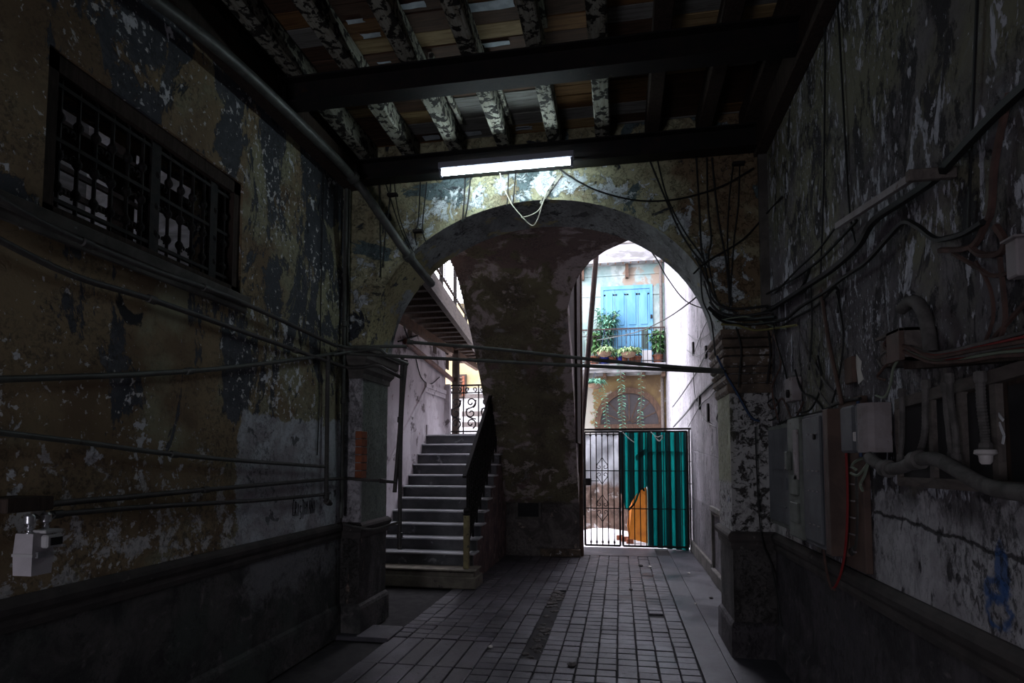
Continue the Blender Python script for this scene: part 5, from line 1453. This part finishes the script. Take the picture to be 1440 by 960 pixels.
MB().box(1.2, XR, p.y - .09, p.y + .09, p.z - .085, p.z + .085, .006).build('case', M['cab_pale'], sb)
MB().lathe((1.2, p.y - .02, p.z - .03), [(.03, 0), (.03, .015), (.012, .02)], 10, (-1, 0, 0)).build('knob', M['iron'], sb)
p = onX(1392, 360, 1.22)
gb = thing('wall_box', 'small pale pinkish box high on the far right of the wall', 'box', p)
MB().box(1.2, XR, onX(1430, 360, 1.2).y, onX(1413, 360, 1.2).y, onX(1420, 392, 1.2).z, onX(1420, 338, 1.2).z, .005).build('case', M['cab_pale'], gb)
MB().box(1.19, XR, onX(1432, 360, 1.2).y, onX(1412, 360, 1.2).y, onX(1420, 338, 1.2).z, onX(1420, 335, 1.2).z).build('lid', M['cab_pale'], gb)
# white filler smear and rusty plate on the wall
fp = [onX(px, py, XR - .004) for (px, py) in ((1204, 498), (1211, 508), (1210, 520), (1214, 533), (1207, 540), (1205, 525), (1203, 512))]
b = MB().add(fp + [q + Vector((.003, 0, 0)) for q in fp], [tuple(range(7)), tuple(range(13, 6, -1))] + [(i, (i + 1) % 7, 7 + (i + 1) % 7, 7 + i) for i in range(7)])
tag(b.build('filler_smear', M['flake_white']), 'white smear of filler on the right wall beside the rusty plate', 'smear')
a = onX(1188, 505, 1.25); c_ = onX(1200, 537, 1.25)
tag(MB().box(1.245, XR, c_.y, a.y, c_.z, a.z, .003).build('rusty_plate', M['cab_brown']), 'small rusty plate on the right wall left of the white smear', 'plate')

# junction box with its wires
jb = thing('junction_box', 'open wooden junction box stuffed with wires on the right wall', 'junction box', onX(1258, 490, 1.2))
ja, jc = onX(1275, 465, 1.16), onX(1242, 512, 1.16)
jz0, jz1 = onX(1258, 512, 1.16).z, onX(1262, 466, 1.16).z
MB().box(1.15, XR, ja.y - .0, ja.y + .025, jz0, jz1).build('side', M['greywood'], jb)
MB().box(1.15, XR, jc.y - .025, jc.y, jz0, jz1 - .02).build('side', M['greywood'], jb)
MB().box(1.13, XR, ja.y, jc.y, jz1 - .012, jz1).build('top', M['greywood'], jb)
MB().box(1.15, XR, ja.y, jc.y, jz0, jz0 + .012).build('bottom', M['greywood'], jb)
MB().box(1.13, 1.15, ja.y, ja.y + .12, jz0, jz1, .002).build('front_flap', M['cab_brown'], jb)
GJ = 'wires spilling from the junction box'
for k, (lb, mt) in enumerate((('faded red wire spilling from the junction box, highest', 'cable_brown'), ('brown wire spilling from the junction box in a round loop', 'cable_brown'), ('grey wire spilling from the junction box to the left', 'cable_grey'), ('grey-green wire dropping from the junction box to the meter boxes', 'cable_green'), ('brown wire sagging lowest out of the junction box', 'cable_brown'))):
    pts = [[(1262, 480), (1250, 476), (1243, 486), (1252, 496)], [(1264, 488), (1252, 490), (1248, 502), (1258, 508), (1264, 500)], [(1258, 486), (1244, 496), (1235, 506), (1240, 516)], [(1266, 502), (1256, 518), (1252, 540), (1244, 558), (1232, 556)], [(1258, 500), (1240, 520), (1234, 530), (1244, 534)]][k]
    wallc(lb, pts, .006, mt, GJ, 1.14)
GW = 'wires of the bundle leaving the junction box'
for k, (lb, mt, dy, r) in enumerate((('topmost dusty grey wire of the bundle', 'cable_grey', -8, .010), ('red wire in the bundle', 'cable_red', -4, .007), ('brown wire below the red one in the bundle', 'cable_brown', 0, .010), ('thick grey wire in the middle of the bundle', 'cable_grey', 3, .012), ('grey-green wire along the bottom of the bundle', 'cable_green', 8, .009), ('dark brown wire lowest in the bundle', 'cable_brown', 12, .009), ('second red wire, looping under the bundle', 'cable_red', 6, .006))):
    pts = [(1266, 484 + dy * .6), (1285, 492 + dy * .5 + R.uniform(-3, 3)), (1310, 502 + dy * .6), (1340, 500 + dy * .8 + R.uniform(-3, 3)), (1370, 494 + dy + R.uniform(-2, 2)), (1405, 486 + dy * 1.2), (1450, 478 + dy * 1.7)]
    wallc(lb, pts, r * .75, mt, GW, 1.17 - .012 * (k % 3))
sh_ = thing('cable_shelf', 'dark timber ledge under the wire bundle', 'ledge', onX(1360, 508, 1.2))
a, c_ = onX(1282, 514, 1.2), onX(1450, 498, 1.2)
MB().bar(Vector((1.22, a.y, a.z)), Vector((1.22, c_.y, c_.z)), .1, .03).build('board', M['darkwood'], sh_)
pipe('fat grey hooked hose above the junction box', onXs([(1268, 434), (1281, 424), (1292, 428), (1301, 446), (1306, 470), (1309, 495)], 1.2), .026, M['cable_grey'], (), 'hose', 'hose')

# meter board with dark panes
mb = thing('meter_board', 'timber board with a row of dark glazed panes on the right wall', 'meter board', (1.22, 2.4, 1.55))
XMB = 1.2
y0_, y1_ = 1.86, onX(1250, 569, XMB).y
za, zb2 = 1.885, 1.935   # sloping head
MB().bar((1.238, y1_, 1.895), (1.238, y0_, 1.94), .03, .045).build('head_rail', M['greywood'], mb)
MB().bar((1.238, y1_, 1.55), (1.238, y0_, 1.56), .03, .04).build('sill_rail', M['greywood'], mb)
MB().box(1.25, XR, y0_, y1_, 1.55, 1.92).build('back', M['darkwood'], mb)
for px in (1252, 1298, 1338, 1385, 1440):
    yy = onX(px, 600, XMB).y
    MB().box(1.226, 1.25, yy - .016, yy + .016, 1.55, 1.90).build('stile', M['greywood'], mb)
pxs = [(1256, 1296), (1304, 1338), (1346, 1386), (1402, 1436)]
for (pa_, pb_) in pxs:
    yy0, yy1 = onX(pb_, 600, XMB).y, onX(pa_, 600, XMB).y
    MB().box(1.236, 1.246, yy0, yy1, 1.565, 1.885).build('pane', M['glass_dark'], mb)
b = MB()
for (q0, q1) in (((1400, 577), (1411, 591)), ((1399, 597), (1405, 594)), ((1405, 594), (1412, 612)), ((1412, 612), (1410, 624))):
    b.bar(onX(*q0, 1.234), onX(*q1, 1.234), .010, .003, (1, 0, 0))
b.build('chalk_mark', M['chalk'], mb, label='white chalk mark on the last pane')
def corrugated(lb, pts, r, X, ribs, mat='cable_grey'):
    P_ = smooth_path(onXs(pts, X), 12)
    o = thing('flexible_conduit', lb, 'conduit', P_[len(P_) // 2], 'conduits in front of the meter board')
    L = len(P_) - 1
    # resample
    Q = []
    N = ribs * 2
    for i in range(N + 1):
        f = i / N * L; j = min(int(f), L - 1); Q.append(P_[j].lerp(P_[j + 1], f - j))
    MB().tube(Q, r, 8, rfun=lambda t: 1.0 if int(round(t * N)) % 2 else 1.18).build('tube', M[mat], o, True)
    for f in (0, -1):
        d = (Q[1] - Q[0]) if f == 0 else (Q[-1] - Q[-2])
        MB().lathe(Q[f], [(r * 1.3, -.018), (r * 1.5, -.012), (r * 1.5, .012), (r * 1.3, .018)], 8, d).build('bush', M[mat], o)
corrugated('smooth conduit at the first pane of the meter board', [(1268, 552), (1269, 600), (1266, 645)], .010, 1.17, 3)
corrugated('curved flexible conduit before the first stile of the meter board', [(1302, 540), (1301, 570), (1300, 610), (1292, 640)], .011, 1.17, 22)
corrugated('straight grey conduit beside the second stile of the meter board', [(1328, 545), (1333, 600), (1338, 642)], .009, 1.18, 3)
corrugated('ribbed flexible conduit hanging over the third pane', [(1335, 532), (1338, 570), (1344, 610), (1345, 645)], .010, 1.16, 24)
corrugated('ribbed flexible conduit ending at the ceramic insulator', [(1378, 530), (1380, 570), (1385, 610), (1386, 630)], .013, 1.16, 26)
p = onX(1386, 636, 1.15)
ins = thing('ceramic_insulator', 'glazed ceramic insulator under the last ribbed conduit', 'insulator', p)
MB().lathe(p, [(.018, .012), (.03, .008), (.032, -.004), (.02, -.01), (.018, -.03), (.012, -.038)], 12).build('body', M['ceramic'], ins, True)
hz_ = pipe('fat grey hose sagging across the foot of the meter board', onXs([(1222, 643), (1236, 653), (1250, 659), (1268, 657), (1290, 647), (1314, 645), (1340, 657), (1370, 675), (1400, 687), (1450, 694)], 1.13), .026, M['cable_grey'], (.22, .46), 'hose', 'hose')
# wires below the meter boxes
for lb, pts, mt in (('grey-green wire tuft hanging under the small meter boxes, left strand', [(1224, 645), (1214, 660), (1206, 668), (1196, 665)], 'cable_green'),
                    ('grey-green wire tuft hanging under the small meter boxes, middle strand', [(1222, 646), (1216, 668), (1210, 680), (1213, 690)], 'cable_green'),
                    ('grey-green wire tuft hanging under the small meter boxes, curled strand', [(1220, 642), (1204, 648), (1198, 655), (1204, 660)], 'cable_green')):
    wallc(lb, pts, .007, mt, 'wires under the small meter boxes', 1.18)
wallc('bright red cable running down the backing board to a hanging loop', [(1190, 632), (1192, 700), (1190, 760), (1184, 800), (1176, 822), (1170, 828)], .007, 'cable_red', None, 1.19)
wallc('faded brown cable forming the other half of the hanging loop', [(1158, 772), (1162, 800), (1168, 824), (1174, 829)], .008, 'cable_brown', None, 1.19)
pipe('dark ribbed pipe behind the backing board', onXs([(1207, 660), (1209, 720), (1207, 765), (1200, 776)], 1.245), .018, M['pipe_dark'], (.9,), 'pipe', 'wall_pipe')
crk = [onX(px, py, XR - .001) for (px, py) in ((1226, 728), (1252, 738), (1275, 737), (1300, 745), (1330, 752), (1370, 760), (1405, 762), (1445, 770))]
# small litter on the floor
GL = 'litter on the passage floor'
for k, (px, py, s_, lb) in enumerate(((901, 796, .05, 'dark scrap of litter nearest the gate on the passage floor'), (914, 797, .03, 'white scrap of paper beside the dark scrap near the gate'), (969, 806, .022, 'white crumb of litter on the cement strip near the passage skirting'), (978, 849, .022, 'white crumb of litter on the cement strip by the right pilaster'), (804, 936, .045, 'dark round lump on the paving toward the front'), (1000, 841, .03, 'dark crumb on the cement beside the passage skirting'), (690, 910, .03, 'pair of pale scraps on the dark paving left of the broken strip'), (731, 783, .04, 'whitish scrap lying at the foot of the vault pier'), (887, 829, .03, 'small dark stone on the paving above the wet patch'))):
    p = onZ(px, py, .004)
    b = MB()
    pr_ = [(s_ * R.uniform(.6, 1), .0), (s_ * R.uniform(.7, 1), s_ * .3), (s_ * .4, s_ * .6)]
    b.lathe(p, pr_, 6)
    tag(b.build('litter', M['flake_white'] if ('white' in lb or 'pale' in lb) else M['rubble']), lb, 'litter', GL)

# more of the mess round the right capital and along the passage wall
GX = 'stray cables round the right capital'
for lb, pts, r, mt in (
    ('stray black cable drooping from the bundle to the switch box', [(1086, 440), (1092, 480), (1104, 520), (1108, 540)], .006, 'cable'),
    ('stray brown cable zigzagging down between capital and right wall', [(1088, 470), (1098, 510), (1086, 545), (1094, 590)], .007, 'cable_brown'),
    ('stray grey cable falling past the brown rod', [(1122, 458), (1136, 500), (1150, 545), (1170, 575)], .006, 'cable_grey'),
    ('stray black cable crossing high from the bundle to the wooden bar', [(1090, 412), (1120, 380), (1150, 352), (1176, 318)], .007, 'cable'),
    ('stray black cable hanging in a long bow right of the brown rod', [(1176, 410), (1186, 470), (1180, 530), (1170, 566)], .006, 'cable'),
    ('stray black cable running flat over the tall cabinets', [(1095, 596), (1120, 586), (1150, 580), (1180, 566), (1210, 560)], .009, 'cable'),
    ('stray black cable dropping straight from the thickest cable by the rod', [(1140, 400), (1142, 460), (1138, 520)], .006, 'cable')):
    wallc(lb, pts, r, mt, GX, XR - .04)
for lb, pts in (('stray black cable dropping from the haunch behind the right capital', [(985, 372), (988, 420), (1000, 450), (1006, 500)]),
                ('stray black cable fanning left from the right capital bundle', [(990, 395), (1000, 425), (1012, 442), (1030, 450)]),
                ('stray black cable fanning from the haunch to the capital top', [(978, 362), (996, 400), (1012, 428), (1036, 440)])):
    cable(lb, onYs(pts, YF - .10), .007, 'cable', GX)
GP2 = 'stray wires on the passage wall'
for lb, pts in (('fine wire bowing on the passage wall at mid height, upper of two', [(968, 470), (980, 478), (996, 470), (1012, 452)]),
                ('fine wire bowing on the passage wall at mid height, lower of two', [(966, 492), (980, 500), (998, 490), (1014, 470)]),
                ('fine wire hanging in front of the passage wall stubs', [(975, 520), (978, 560), (992, 590), (1006, 600)])):
    wallc(lb, pts, .007, 'cable', GP2, XR - .02)
GS = 'cables on the stairwell wall'
for lb, pts, r in (('black cable fanning down the stairwell wall from the arch haunch, steepest', [(572, 415), (566, 440), (572, 470), (590, 500)], .012),
                   ('black cable slanting across the stairwell wall to the gallery post', [(560, 480), (590, 470), (615, 452), (640, 449)], .014),
                   ('thin cable sagging on the stairwell wall below the red pipe', [(585, 505), (592, 530), (605, 540), (618, 530)], .010),
                   ('thin cable crossing the stairwell wall above the putlog holes', [(570, 400), (590, 430), (612, 460), (632, 475)], .009),
                   ('thin cable running under the gallery along the stairwell wall', [(580, 395), (606, 430), (628, 462), (640, 480)], .009)):
    cable(lb, onXs(pts, SX0 + .02), r, 'cable', GS)
